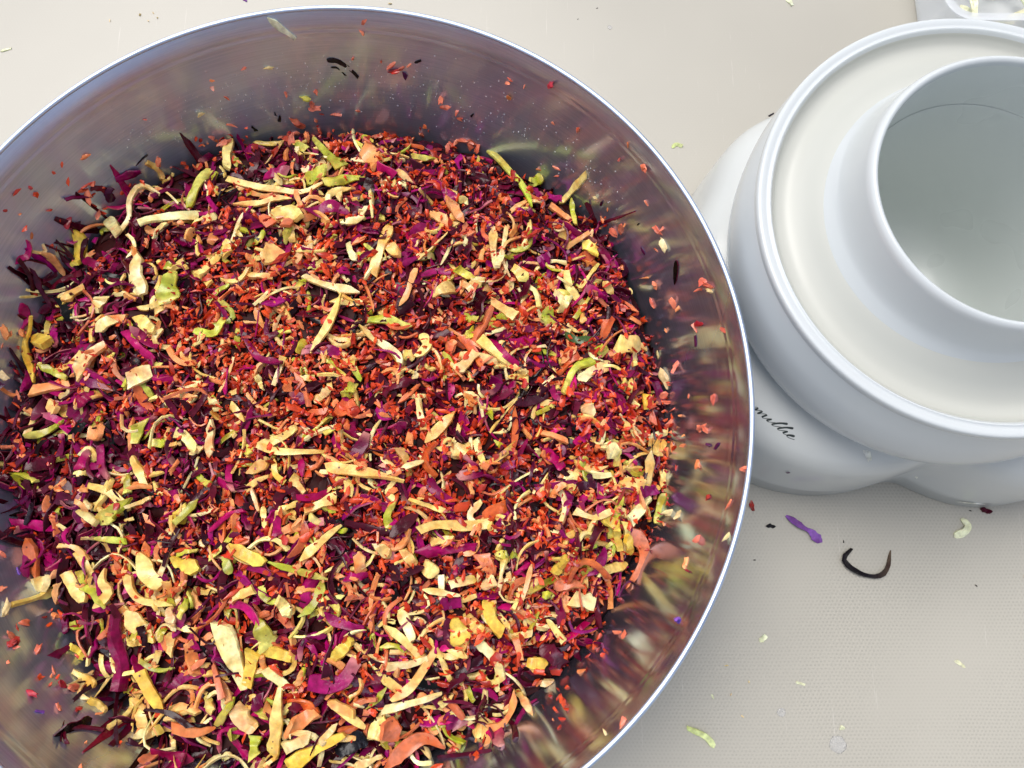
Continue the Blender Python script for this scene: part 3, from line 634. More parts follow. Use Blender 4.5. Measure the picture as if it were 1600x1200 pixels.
# pieces one can point at: kind, photo points of the spine, width at both ends in photo pixels, label
PIECES = '''
w 252,306 229,297 210,318 201,341 184,374 ; 13 8 ; arched cream shred like a hook at the heap's upper edge, beside dark purple leaf
w 224,355 252,343 310,336 ; 15 13 ; thick straight cream shred with red specks below the hooked shred
y 122,362 121,416 ; 20 19 ; blocky pale yellow stalk piece standing up against the bowl wall
p 134,373 131,402 138,418 ; 8 6
s 65,397 86,406 103,434 ; 15 8 ; tan shred with wide end poking out onto the bowl wall
w 172,346 192,368 ; 19 16
w 219,399 213,430 225,462 ; 22 26
g 278,428 268,450 265,474 ; 30 34 ; broad green and cream leaf piece, widest green patch near the heap's upper left
p 67,430 70,455 82,480 ; 9 8 ; glossy purple strip bent like a corner at the heap's left edge
p 131,427 98,444 80,452 ; 9 6
p 274,199 295,224 321,269 ; 17 8 ; long purple strip leaning up the bowl wall
g 328,266 314,292 300,329 ; 13 16 ; bright green strip reaching from heap edge below the leaning purple strip
w 362,217 356,245 358,268 ; 11 17
m 419,278 451,273 ; 21 20 ; square magenta leaf tile above the long cream ribbon
w 358,283 391,292 433,299 470,301 507,290 ; 11 8 ; long thin double cream ribbon crossing below the magenta leaf tile
w 365,320 405,320 433,313 458,313 ; 13 10
w 425,340 450,334 472,332 ; 30 24 ; broad flat cream slab with ragged lower edge under the long ribbons
m 381,341 410,338 ; 19 17
s 408,338 428,355 ; 15 18
m 489,336 517,325 545,337 ; 25 14 ; large smooth bright magenta leaf piece near the top of the heap
g 479,282 512,265 ; 24 18
g 507,288 540,285 571,277 ; 16 14 ; lime green shred lying level at the top of the heap
g 491,220 512,243 535,262 ; 6 20
w 409,399 445,397 ; 30 34 ; rounded cream chunk with a warm orange lower half
w 356,377 360,402 ; 16 19
w 311,434 344,399 ; 12 11
m 433,437 447,404 455,385 ; 12 9
w 475,432 507,446 564,460 ; 9 15 ; long pink tinged cream shred tapering to a point near the heap's middle top
s 567,234 580,245 590,257 ; 30 22
p 578,280 576,320 ; 17 15 ; dark upright purple leaf strip under the lime green shred
m 700,300 707,320 ; 22 18
s 706,318 714,333 726,350 ; 20 12 ; tan shred with a magenta head and two dark specks
s 672,337 690,344 702,348 ; 14 18
w 611,360 595,390 584,432 ; 19 14 ; straight upright cream shred with square cut lower end
w 606,378 625,404 ; 22 14
g 644,248 683,248 ; 9 8
g 766,233 794,270 820,299 831,326 ; 13 12 ; long green stalk strip sloping off the bowl wall onto the heap
w 534,353 571,343 ; 10 12
w 546,381 548,394 557,406 ; 8 13
w 772,357 771,390 775,425 ; 15 9
w 791,357 785,390 777,423 ; 11 9
g 714,423 742,437 ; 13 11
m 618,425 651,404 ; 14 10
s 651,425 637,460 625,478 ; 9 12
w 914,278 897,295 873,316 ; 15 6 ; curled cream shred sticking out from the heap over the bowl wall
g 893,306 899,353 ; 9 8
m 834,297 850,325 ; 9 11
s 859,323 892,346 ; 9 8
g 827,287 848,276 ; 18 12
s 883,386 920,369 ; 9 7
y 911,381 932,395 ; 21 19
p 929,351 967,341 990,334 ; 4 6 ; thin purple strand stretched from heap onto the bowl wall
g 794,393 824,390 827,365 ; 11 8 ; bright lime shred curved into a hook on the right of the heap
w 803,421 822,444 ; 17 24
w 906,453 934,416 ; 11 5
w 941,442 957,460 ; 14 13
m 841,414 859,404 ; 26 20
p 1058,407 1055,444 ; 10 9 ; dark purple scrap stuck alone on the bowl wall nearest the machine
g 920,470 897,500 ; 8 7
w 890,465 876,488 ; 15 12
y 63,501 42,540 56,599 ; 12 10 ; curved yellow shred hugging the left edge of the heap
y 54,529 82,540 ; 24 26 ; rounded yellow lump beside the curved yellow shred
g 63,571 107,592 ; 12 9
w 126,587 145,561 166,538 ; 24 9 ; wedge shaped cream shred, wide at its foot, near the heap's left side
w 154,519 182,501 ; 18 16
w 145,484 163,468 ; 18 20
w 105,473 135,452 ; 14 12
m 201,519 219,543 245,566 ; 11 13 ; slender bright magenta strip sloping downward on the heap's left half
s 56,613 110,599 ; 21 14 ; salmon stained shred at the heap's left edge
s 75,638 100,640 ; 26 22
m 112,640 138,650 ; 26 20
m 124,596 152,601 182,613 ; 16 7
m 126,628 149,613 ; 24 18
w 219,496 243,522 ; 18 20
w 205,598 238,583 ; 24 22
s 140,672 162,673 ; 30 24 ; round pale pink cabbage core piece with purple skin
g 42,683 70,676 103,659 ; 13 8
g 224,662 212,694 ; 24 10 ; vivid green triangular leaf scrap on the heap's left side
g 233,692 257,690 ; 14 13
m 158,697 160,731 173,748 ; 14 10
w 210,715 226,757 ; 10 12
w 535,461 519,503 486,552 ; 10 15 ; long cream shred near the heap's centre speckled with carrot
g 307,519 339,524 353,501 ; 15 9
g 328,477 360,445 ; 9 6
m 386,531 407,561 442,568 ; 9 11 ; magenta strip bent in an arc around a green scrap
w 363,634 384,659 ; 10 9
w 360,617 386,608 ; 8 7
w 334,657 328,715 ; 13 19 ; upright knife shaped cream shred with one orange patch
w 274,676 293,682 309,708 ; 14 12
w 405,699 435,685 465,669 ; 13 14
w 400,694 437,706 507,706 ; 11 8 ; long cream shred lying level just left of the heap's centre
p 407,536 435,519 ; 12 10
m 325,594 332,613 ; 17 15
w 493,629 514,606 ; 14 12
o 482,645 512,643 ; 12 11
w 562,510 588,533 620,552 627,571 ; 9 17 ; bent cream shred thickening to a blunt foot at the heap's centre
w 660,524 669,543 651,561 ; 17 12 ; kidney shaped cream piece just right of the bent cream shred
g 578,501 609,503 641,517 ; 14 15
w 751,533 777,554 798,575 ; 15 8
w 767,473 806,497 ; 14 20
w 744,552 730,566 714,582 ; 13 20
w 665,692 693,664 711,645 ; 17 12
w 655,624 658,650 665,673 ; 8 13
g 543,606 557,608 ; 17 15 ; small round lime green bud at the heap's centre
o 525,638 560,638 ; 25 24 ; big grainy orange carrot lump at the heap's centre
m 555,715 576,678 ; 22 18 ; flat dark magenta leaf strip standing above the long yellow stalk
w 723,445 737,454 735,475 ; 12 8
w 707,715 732,692 ; 25 18
w 744,687 748,705 757,727 ; 12 8
w 801,587 824,601 ; 13 18
g 925,562 897,578 880,615 ; 19 6 ; curved bright green shred like a comma on the heap's right side
w 962,543 997,541 ; 26 26 ; wide pale cream leaf slab at the heap's right edge
w 992,548 992,573 ; 8 7
w 904,596 925,580 953,570 ; 15 19
d 883,524 900,533 925,531 ; 13 12 ; dark green leaf scrap above the green comma shaped shred
g 934,543 945,553 ; 14 16
m 953,587 975,584 997,585 ; 8 12 ; bright violet strip below the wide pale slab
m 897,695 922,676 ; 14 12
m 848,702 880,732 ; 20 14
w 985,594 985,620 995,639 ; 11 8
y 1009,620 1011,639 ; 15 17
w 1016,697 1041,695 ; 18 22 ; squarish cream chunk at the heap's right edge
w 948,702 967,713 ; 20 24
w 981,660 974,685 ; 11 7
w 943,657 939,695 ; 9 9
g 838,648 864,634 ; 7 9
p 985,503 1002,527 1013,559 ; 5 7
s 876,569 899,541 ; 12 13
m 780,734 820,716 ; 15 12
w 142,759 173,769 201,792 ; 10 11
g 159,813 194,794 ; 20 26 ; lime green leaf flap with a dark spot on the heap's left side
w 124,797 154,818 ; 9 11
g 149,841 201,846 ; 9 8
m 19,820 58,820 86,829 ; 18 9 ; shiny magenta leaf curl at the heap's far left edge
s 47,841 51,869 65,904 ; 27 9 ; tan shred wide at the top hanging over the left edge
w 54,915 79,911 ; 21 20
w 105,895 135,941 ; 18 17
w 173,888 163,909 175,927 154,948 ; 10 15 ; S shaped cream shred on the heap's lower left
w 231,867 233,895 257,918 ; 27 17 ; plump cream lobe folded over above a curved shred
w 203,897 205,920 229,937 273,946 ; 14 8 ; J shaped cream shred under the plump lobe
s 93,853 121,855 145,874 ; 6 10
p 278,825 257,885 ; 8 5
g 121,895 133,911 ; 12 13
g 201,741 203,771 ; 10 12
w 201,794 238,778 ; 8 6
p 47,727 93,724 ; 17 18
m 117,734 140,703 ; 12 20
y 358,850 386,867 416,880 ; 15 18 ; stout yellow green stalk strip, left one of two end to end
g 421,878 468,892 514,906 ; 12 9 ; slim green stalk strip continuing from the stout one
w 472,876 496,853 533,820 ; 17 6 ; cream shred slanting upward to a fine tip
w 477,799 528,776 ; 16 14 ; straight cream block shred under a magenta strip
m 465,778 490,777 514,769 ; 9 10
m 330,829 358,806 386,799 ; 9 8 ; bright magenta strip sloping up beside carrot crumbs
m 433,806 433,839 ; 12 15
p 339,717 339,787 ; 9 8
w 388,740 423,722 ; 12 20
y 430,718 432,741 447,755 ; 10 9
w 458,745 475,771 ; 14 9
w 512,731 560,737 600,745 634,754 ; 19 8 ; longest cream stalk, tapering to a green end right of the heap's centre
w 393,764 405,799 ; 5 6
w 412,792 416,825 ; 9 8
g 283,818 311,780 ; 12 10
y 276,876 316,890 ; 17 24
g 279,864 316,860 ; 8 5
w 365,934 400,920 ; 12 13
w 435,939 458,958 ; 16 18
g 353,869 360,897 ; 14 11
w 606,741 667,720 ; 7 10
p 539,818 575,826 609,833 ; 11 15 ; long dark purple strip lying level below the longest stalk
p 609,834 632,820 655,801 ; 17 18 ; dark purple strip rising to meet the level one
g 620,785 607,805 609,827 ; 10 13 ; green sickle shaped leaf bit in front of dark purple strips
w 655,829 683,820 730,822 765,818 ; 13 18 ; long knobbly cream shred tinted orange on its right half
w 674,846 707,843 ; 14 11
m 646,862 695,858 744,855 ; 14 13 ; long straight magenta strip below the knobbly cream shred
w 630,858 648,883 ; 11 17
w 665,883 681,897 ; 20 19
w 690,899 693,946 ; 9 8 ; upright thin cream matchstick crossing two level shreds
w 662,920 718,930 ; 10 7
w 704,913 742,904 ; 12 14
w 639,780 679,794 704,799 ; 5 12
w 753,783 735,804 742,822 ; 9 12
s 753,867 772,899 ; 20 22
w 788,874 779,923 ; 8 6
g 779,864 793,869 ; 13 11
y 763,939 768,967 784,988 ; 17 17 ; thick yellow shred with rounded top and one black dot
m 690,944 721,939 ; 19 17
s 564,862 564,895 ; 15 18 ; upright brownish pink stalk stump near the heap's lower middle
m 543,902 576,899 ; 13 10
p 613,904 662,885 ; 12 10
w 590,850 611,869 ; 12 14
w 967,755 985,757 1004,762 ; 17 22
w 897,799 929,809 955,799 ; 12 11 ; zigzag cream shred on the heap's right side
y 941,811 969,820 ; 14 19
w 985,815 1013,778 ; 18 9 ; cream leaf blade with two orange dots by the heap's right edge
g 1037,771 1025,818 ; 19 12 ; bright green leaf piece standing at the heap's right edge
w 1039,734 1032,762 ; 14 8
s 978,823 1000,851 1004,881 985,907 ; 22 9 ; long salmon leaf drooping over the heap's right edge
y 964,827 967,860 ; 12 10
y 978,837 983,864 ; 10 16
w 936,893 978,881 ; 11 14
y 867,895 885,872 ; 17 13
s 831,881 822,918 810,953 ; 11 6
g 897,860 932,853 ; 8 6
s 866,916 904,909 ; 20 16
m 890,781 880,806 ; 12 15
w 892,934 929,940 ; 22 26
p 929,914 936,981 ; 9 8
w 855,967 880,1000 ; 6 12
g 848,925 862,935 ; 15 12
m 1002,769 1025,765 ; 15 12
m 178,960 183,995 192,1037 194,1076 ; 18 20 ; long broad upright magenta ribbon at the heap's lower left
w 197,955 216,974 243,1004 ; 30 17 ; large creamy leaf fold just right of the upright magenta ribbon
g 215,978 207,1001 ; 9 8
p 222,978 226,998 234,1020 ; 10 8
w 267,988 269,1022 ; 12 8
y 220,1048 241,1083 257,1109 ; 20 11
w 215,1100 225,1135 ; 17 15
w 208,1151 255,1137 ; 12 14
s 271,1135 306,1144 339,1135 ; 14 10 ; pink tinged cream shred near the heap's bottom left edge
p 108,1137 140,1135 169,1138 ; 8 6 ; purple strip reaching out sideways over the bowl wall, lower left
p 101,1143 111,1160 ; 6 7
p 85,1026 117,1003 ; 11 9
y 111,1010 128,1027 ; 10 9
p 229,1107 271,1111 302,1134 ; 7 7
m 243,1172 280,1180 309,1184 ; 13 20 ; glossy violet leaf edge at the heap's bottom left
w 267,948 271,974 ; 10 14
g 292,934 281,964 ; 10 14
s 290,1055 325,1027 ; 7 8
s 334,1037 343,1064 351,1090 ; 7 12
w 325,1090 330,1111 ; 16 13
w 138,1093 169,1109 ; 9 10
w 117,1048 140,1060 157,1069 ; 6 14
w 349,974 366,1020 384,1076 ; 36 12 ; biggest cream wedge, broad at top and narrowing, lower left of centre
y 398,1018 387,1071 ; 18 12
g 403,964 424,1009 ; 17 27 ; broad yellow green leaf strip beside the biggest cream wedge
y 403,1018 430,1019 457,1029 ; 13 16
w 420,1042 450,1074 ; 20 14
w 438,1074 437,1112 434,1144 428,1176 ; 6 28 ; cream shred shaped like a spoon, thin neck above and wide below
w 375,1097 382,1121 403,1137 ; 25 24
g 401,1149 401,1181 ; 24 15 ; lime green leaf square near the heap's bottom
g 361,1146 377,1146 ; 17 16
y 454,1195 485,1174 541,1144 ; 22 12 ; broad yellow blade lying along the bottom of the heap
w 513,1095 535,1102 557,1113 ; 15 12
y 522,1029 548,999 ; 17 14
m 485,1065 534,1065 559,1030 ; 22 18 ; folded dark magenta leaf with a pale underside near the lower middle
m 508,964 540,975 569,983 ; 15 12
k 522,1168 573,1150 ; 34 26 ; wrinkled blackish purple leaf lump beside the broad yellow blade
w 585,1130 596,1136 610,1142 ; 34 30
w 550,1197 599,1179 ; 10 9
w 501,1162 529,1128 ; 11 8
w 447,1167 485,1153 ; 14 13
s 452,1139 494,1111 ; 22 22
m 394,1104 415,1090 ; 19 18
w 436,937 457,962 ; 15 18
w 602,976 630,999 663,1027 ; 14 12 ; cream stick sloping down to meet two others in a fan
w 607,1041 642,1036 670,1027 ; 13 9
w 614,1093 647,1067 682,1013 ; 13 12 ; longest cream stick of the fan at the heap's lower right of centre
w 598,1109 647,1095 690,1083 ; 14 9
w 745,1002 775,1030 784,1064 ; 14 13 ; curved cream crescent speckled with green, lower right
y 705,972 726,1004 ; 28 30 ; ridged yellow cabbage heart piece, lower right of centre
w 740,976 759,994 ; 17 14
s 803,1074 800,1107 784,1133 763,1139 ; 8 11 ; salmon shred curved like a bow at the heap's lower right edge
w 808,1079 833,1120 ; 11 12 ; straight cream stick pointing onto the bowl wall, lower right
s 602,1200 635,1165 665,1153 696,1163 ; 17 18 ; forked salmon and cream shred at the bottom edge of the heap
p 693,1095 731,1097 763,1127 ; 4 6
p 710,1058 754,1027 ; 14 12
w 740,1142 759,1144 ; 20 24
m 696,1116 721,1135 ; 22 24
p 845,1004 880,1037 ; 20 18
w 805,995 831,988 ; 10 9
s 805,997 815,1030 ; 11 9
p 684,1183 725,1178 768,1172 ; 8 6 ; thin purple strip lying on the wall just below the heap
w 684,1011 705,1065 ; 8 7
w 628,953 647,1000 ; 18 12
y 826,1034 854,1037 ; 16 18
s 600,1130 625,1150 ; 34 26
'''
MMPX = .000327
def parse(text):
    for ln in text.strip().splitlines():
        p = [q.strip() for q in ln.split(';')]; hd = p[0].split()
        yield hd[0], [tuple(map(float, q.split(','))) for q in hd[1:]], [float(q) for q in p[1].split()], (p[2] if len(p) > 2 else None)
order = list(parse(PIECES))
import re
CUT = re.compile(r',| (at|near|below|beside|under|on|in|above|just|by|poking|standing|reaching|leaning|crossing|tapering|sloping|sticking|stretched|hugging|speckled|lying|slanting|rising|continuing|hanging|drooping|pointing|curved|level|to|stuck|bent|with|folded|over|like|wide|next|beneath|counted|reaching) ')
MARKS = []
for kind, pts, _w, label in order:
    if label:
        short = CUT.split(label)[0]
        MARKS.append((np.mean(pts, 0), short, label))
n_short = {}
for q in MARKS: n_short[q[1]] = n_short.get(q[1], 0) + 1
MARKS = [q for q in MARKS if n_short[q[1]] == 1 and 2 <= len(q[1].split()) <= 5]
USED = set(q[3] for q in order if q[3])
CN = {'w': 'cream', 's': 'salmon tinted', 'y': 'yellowish', 'g': 'green', 'd': 'dark green', 'm': 'magenta', 'p': 'dark purple', 'o': 'orange carrot', 'k': 'black'}
def describe(kind, pts, w):
    p = np.array(pts); c = p.mean(0); L = np.linalg.norm(np.diff(p, axis=0), axis=1).sum(); d = p[-1] - p[0]; th = abs(math.degrees(math.atan2(d[1], d[0]))); th = min(th, 180 - th)
    size = 'short' if L < 26 else 'long' if L > 55 else 'medium'; wid = 'broad' if np.mean(w) > 17 else 'thin' if np.mean(w) < 9 else ''
    ori = 'upright' if th > 65 else 'level' if th < 22 else 'slanting'
    for q in sorted(MARKS, key=lambda q: np.linalg.norm(q[0] - c))[:5]:
        v = c - q[0]; a_ = math.degrees(math.atan2(-v[1], v[0])) % 360
        rel = ('right of', 'above and right of', 'above', 'above and left of', 'left of', 'below and left of', 'below', 'below and right of')[int((a_ + 22.5) // 45) % 8]
        t_ = ' '.join(f'{size} {wid} {ori} {CN[kind]} shred {rel} the {q[1]}'.split())
        if t_ not in USED and len(t_.split()) <= 16: USED.add(t_); return t_
for kind, pts, (w0, w1), label in order:
    P = np.array([hit(*q) for q in pts])
    onwall = np.hypot(P[:, 0] - BX, P[:, 1] - BY) > heap_rb(np.arctan2(P[:, 1] - BY, P[:, 0] - BX)) * 1.02
    k = (CAM_Z - P[:, 2].mean()) / FPX * 1.08
    v, f, c, sp = lay(P[:, :2], w0 * k, w1 * k, kind, lift=.0006, n=14, arch=rng.uniform(0, .04), rollsd=.14, flat=bool(onwall.mean() > .6), zz=P[:, 2])
    nm, mt = KIND[kind]; label = label or describe(kind, pts, (w0, w1))
    if label: single(nm, mt, v, f, c, label, {'carrot_sliver': 'carrot lump', 'dark_leaf_scrap': 'leaf scrap'}.get(nm, 'cabbage shred'))
    else: single(nm, mt, v, f, c)

# carrot crumbs over everything: 200 larger single ones, then the countless small ones
for _ in range(165):
    x, y = pick('car', 1.0); v, f, c = crumb(np.array([x, y, float(hz(x, y))]), rng.uniform(.0019, .0030), carrot_col(), fine=True)
    single('carrot_crumb', M_CAR, v, f, c)
crumbs(800, .0012, .0023)
NAMES = {'w': ('minced_white_cabbage', M_CAB, 'countless small cream cabbage bits packed through the slaw'), 'g': ('minced_green_cabbage', M_CAB, 'countless small green cabbage bits packed through the slaw'),
         'p': ('minced_purple_cabbage', M_PUR, 'countless small purple cabbage bits packed through the slaw'), 'car': ('grated_carrot', M_CAR, 'countless fine orange carrot grains strewn through the slaw')}
for k, (nm, mt, lb) in NAMES.items(): tag(ACC[k].build(nm, mt, smooth=math.radians(42)), lb, kind='stuff')

# ------------------------------------------------------------------ crumbs stuck to the bowl wall: photo point, size in photo pixels, c carrot / w cream / p purple / k black / r red
WALLB = '''133,247,11 147,287,9 138,304,16 155,333,10 108,350,13,r 247,255,11 268,262,5 227,188,6 315,180,11,w 353,153,9 333,128,8 333,139,9 383,108,9 421,108,12,w 447,147,9 477,155,13,g 493,145,12 494,170,14 488,163,10 361,197,9 325,225,6
437,185,14,k 397,201,13,k 430,178,7,k 793,131,10 797,126,8 820,135,7 860,133,12,r 795,155,10 715,175,9 720,187,9 738,180,11,k 863,193,9 903,205,11 980,225,8 968,250,9 1005,262,11 868,263,9 869,276,6 1010,318,7 931,311,9,w 940,318,12,p 970,358,15 976,352,9 1028,362,13 1034,358,9 1037,383,14,w 1025,392,8 998,350,8,k
1005,392,14,p 569,36,8 566,52,11 551,94,9 596,97,6 612,104,13 620,112,14 628,108,10 633,118,11,p 640,103,8 653,96,14,k 524,180,10 561,175,9 466,196,13 494,190,8 461,211,13 452,209,9 439,215,8 690,155,12 695,169,10 714,175,8 719,187,9 795,155,8 659,212,12 706,230,11 715,222,10 726,222,12 735,228,11 746,232,12 742,226,8
1098,440,15 1104,448,16 1110,456,11,w 1094,452,10 1090,507,13,r 1086,514,9 1087,533,18,p 1130,517,9 1115,623,10 1098,667,13 1104,673,10 1092,671,10 1120,697,17,p 1108,696,7,p 1090,725,10 1163,733,11 1105,777,12 1138,788,10 1023,447,13 1018,474,11 1011,435,9 1053,477,12 1060,482,9 1057,569,12 1027,556,9,w 1037,589,16,w 1044,629,12 1037,618,10 1052,640,8 1016,529,8 1040,517,7
1071,879,11 1074,892,8,r 1091,842,10 1136,837,12,w 972,1129,13 945,1144,9,w 967,988,11 973,994,9 1058,967,10,l 969,937,8 1047,800,12,w 1060,804,12,w 9,519,13 18,521,10 5,541,9 36,518,12 45,523,9 20,572,14,p 26,580,9,r 5,587,12,w 30,618,10 2,603,9,p 29,892,12,l 3,864,11 2,920,10 12,953,16,w 21,994,13 28,1003,13 17,1006,11 24,1012,9 40,973,10 60,1017,11 14,1033,8 85,1048,8
100,1071,12,r 117,1073,10 50,1083,12,r 94,1104,10 62,1112,13,l 125,1106,11 135,1160,6 127,1198,8 223,1198,9 1047,660,12 1063,650,8 1075,620,7 1020,655,13 1050,700,9 985,480,10 990,500,12 960,365,11 700,235,11 590,215,13 575,222,12 640,222,11 480,215,12 500,205,12 515,212,13 455,222,12 330,215,9 350,225,12 905,880,0'''
SB = {'c': ('carrot_crumb', 'orange carrot crumb stuck to the inside wall of the bowl', 'carrot crumb', 'carrot crumbs on the bowl wall'),
      'r': ('carrot_crumb', 'wet red stained crumb stuck to the inside wall of the bowl', 'carrot crumb', 'red stained crumbs on the bowl wall'),
      'w': ('cabbage_crumb', 'cream cabbage crumb stuck to the inside wall of the bowl', 'cabbage crumb', 'cream crumbs on the bowl wall'),
      'g': ('cabbage_crumb', 'yellow green cabbage crumb alone on the bowl wall above the heap', 'cabbage crumb', None),
      'p': ('cabbage_crumb', 'dark purple cabbage crumb stuck to the inside wall of the bowl', 'cabbage crumb', 'purple crumbs on the bowl wall'),
      'l': ('cabbage_crumb', 'small lilac cabbage crumb stuck to the inside wall of the bowl', 'cabbage crumb', 'lilac crumbs on the bowl wall'),
      'k': ('herb_flake', 'black dried herb flake stuck to the inside wall of the bowl', 'herb flake', 'black flakes on the bowl wall')}
SC = {'c': None, 'r': (.42, .02, .035), 'w': (.84, .62, .30), 'g': (.6, .55, .08), 'p': (.08, .008, .05), 'l': (.26, .10, .50), 'k': (.012, .012, .014)}
def loose(px, py, size, code, grp, label=None, flake=False):
    p = hit(px, py); r = size * (CAM_Z - p[2]) / FPX * .5
    col = carrot_col(True) if SC[code] is None else jit(SC[code], .08)
    nm, lb, ct, gp = grp[code]; mt = M_CAR if code in 'cr' else M_PALE if code in 'wg' else M_PUR
    if code == 'k' or flake or (code in 'pl' and size > 11):
        th = rng.uniform(0, 3.14); d = np.array([math.cos(th), math.sin(th), 0]) * r
        onw = math.hypot(p[0] - BX, p[1] - BY) < .2
        if onw:
            m = (p[:2] - (BX, BY)) / np.linalg.norm(p[:2] - (BX, BY)); e1 = np.array([-m[1], m[0], 0]); e2 = np.array([m[0] * .22, m[1] * .22, .975]); d = (e1 * math.cos(th) + e2 * math.sin(th)) * r
        q = np.array([p - d, p + d]); v, f, c, _s = lay(q[:, :2], r * .75, r * .5, 'k', h=.0005, n=6, settle=False, flat=onw, zz=q[:, 2])
        c = c.copy(); c[:, :3] = col
    else: v, f, c = crumb(p, r * 1.3, col, fine=size > 9, sink=.1)
    return single(nm, mt, v, f, c, label or lb, ct, gp if not label else None)
for q in WALLB.split():
    q = q.split(','); code = q[3] if len(q) > 3 else 'c'
    if float(q[2]) > 0: loose(float(q[0]), float(q[1]), float(q[2]), code, SB)
def hand(kind, pts, w0, w1, nm, label, cat, h=None, arch=.0, rollsd=.15, lift=0.0, flat=False, tint=None):
    P = np.array([hit(*q) for q in pts]); k = (CAM_Z - P[:, 2].mean()) / FPX
    if tint is not None: pass
    v, f, c, sp = lay(P[:, :2], [q * k for q in w0] if isinstance(w0, list) else w0 * k, w1 * k, kind, h=h, n=18, arch=arch, rollsd=rollsd, settle=False, lift=lift, flat=flat, zz=P[:, 2])
    if tint is not None:
        t_ = np.clip((np.repeat(np.linspace(0, 1, 18), 8) - .55) * 3, 0, 1)[:, None]; c = c.copy(); c[:, :3] = c[:, :3] * (1 - t_) + np.array(tint) * t_
    return single(nm, KIND[kind][1], v, f, c, label, cat)
hand('v', [(418, 27), (440, 44), (462, 60)], 13, 9, 'white_cabbage_shred', 'pale green white shred hanging on the bowl wall just under the rim', 'cabbage shred', flat=True)
hand('k', [(511, 94), (530, 95), (548, 106), (560, 121)], 10, 7, 'dark_leaf_scrap', 'curled black purple leaf scrap high on the bowl wall', 'leaf scrap', flat=True)
hand('k', [(517, 105), (530, 106), (540, 118)], 4, 4, 'dark_leaf_scrap', 'thin dark strand curled inside the black leaf scrap on the wall', 'leaf scrap', flat=True)

# ------------------------------------------------------------------ scraps on the table
hand('l', [(1228, 806), (1252, 824), (1266, 832), (1281, 848)], [4, 10, 11, 7, 6, 11, 16, 9], 0, 'purple_cabbage_shred', 'lavender purple cabbage shred lying on the table below the machine', 'cabbage shred', h=.0006, arch=.10, rollsd=.4)
v = [hand('k', [(1330, 857), (1317, 872), (1328, 888), (1352, 899), (1374, 899), (1386, 885), (1391, 860)], [2, 10, 11, 8, 6, 7, 8, 6, 2], 0, 'dark_leaf_scrap', 'black curled leaf rib shaped like a hook on the table', 'leaf scrap', h=.0014, arch=.03, tint=(.10, .07, .045))]
hand('v', [(1502, 810), (1511, 822), (1503, 833), (1490, 836)], 8, 11, 'white_cabbage_shred', 'small curled cream shred with orange end on the table', 'cabbage shred', h=.0012, arch=.05)
hand('u', [(1073, 1137), (1100, 1149), (1116, 1166)], 9, 10, 'green_cabbage_shred', 'pale green shred on the table close to the bowl rim', 'cabbage shred', h=.0012, arch=.05)
hand('v', [(1187, 1003), (1197, 993)], 8, 6, 'white_cabbage_shred', 'tiny white chip on the table beside the bowl', 'cabbage shred', h=.0008)
hand('v', [(1493, 1032), (1508, 1043)], 7, 4, 'white_cabbage_shred', 'tiny white chip on the table farthest from the bowl', 'cabbage shred', h=.0008)
hand('v', [(1244, 1066), (1258, 1070)], 4, 3, 'white_cabbage_shred', 'thin white sliver on the table above the pale green shred', 'cabbage shred', h=.0006)
hand('v', [(1312, 1137), (1320, 1137)], 6, 5, 'white_cabbage_shred', 'minute white chip beside the large water drop on the table', 'cabbage shred', h=.0006)
hand('v', [(1112, 1085), (1115, 1092)], 3, 2, 'white_cabbage_shred', 'hair thin white fleck on the table near the bowl rim', 'cabbage shred', h=.0004)
hand('p', [(1531, 795), (1548, 801)], 9, 6, 'purple_cabbage_shred', 'dark purple chunk on the table touching the machine foot', 'cabbage shred', h=.0016)
hand('k', [(1199, 820), (1211, 824)], 6, 5, 'herb_flake', 'short black flake on the table between bowl and lavender shred', 'herb flake', h=.0006)
hand('k', [(1201, 182), (1209, 177)], 3, 2, 'herb_flake', 'dark fleck on the table behind the machine foot', 'herb flake', h=.0005)
hand('u', [(1050, 231), (1056, 226), (1066, 229)], 7, 6, 'green_cabbage_shred', 'tiny pale green curl on the table between bowl and machine', 'cabbage shred', h=.0010)
hand('v', [(1229, -4), (1238, 9)], 10, 6, 'white_cabbage_shred', 'greenish white chip at the far edge of the table view', 'cabbage shred', h=.0009)
hand('l', [(380, -3), (386, 3)], 6, 4, 'purple_cabbage_shred', 'tiny violet speck on the table beyond the bowl', 'cabbage shred', h=.0006)
hand('v', [(2, 80), (18, 76)], 5, 4, 'white_cabbage_shred', 'thin cream fleck on the bright table beyond the bowl', 'cabbage shred', h=.0006)
TB = {'k': ('herb_flake', 'black pinpoint speck of spice on the bare table', 'herb flake', 'black specks on the table'), 'c': ('carrot_crumb', '', 'carrot crumb', None), 'w': ('cabbage_crumb', 'white crumb speck on the bare table', 'cabbage crumb', 'white specks on the table')}
for (px, py, s) in ((1179, 875, 3.5), (1318, 846, 4), (1525, 915, 4), (1516, 798, 3.5), (933, 13, 3), (903, 30, 2.5)): loose(px, py, s, 'k', TB)
for (px, py, s) in ((219, 24, 4), (240, 21, 4), (246, 28, 3), (172, 33, 4), (609, 6, 4), (232, 33, 3), (1136, 1040, 3), (1160, 1119, 3), (1142, 1085, 3), (1170, 1065, 3), (1600, 900, 3)): loose(px, py, s, 'w', TB)
loose(1174, 790, 10, 'c', TB, 'carrot crumb on the table right against the outside of the bowl')
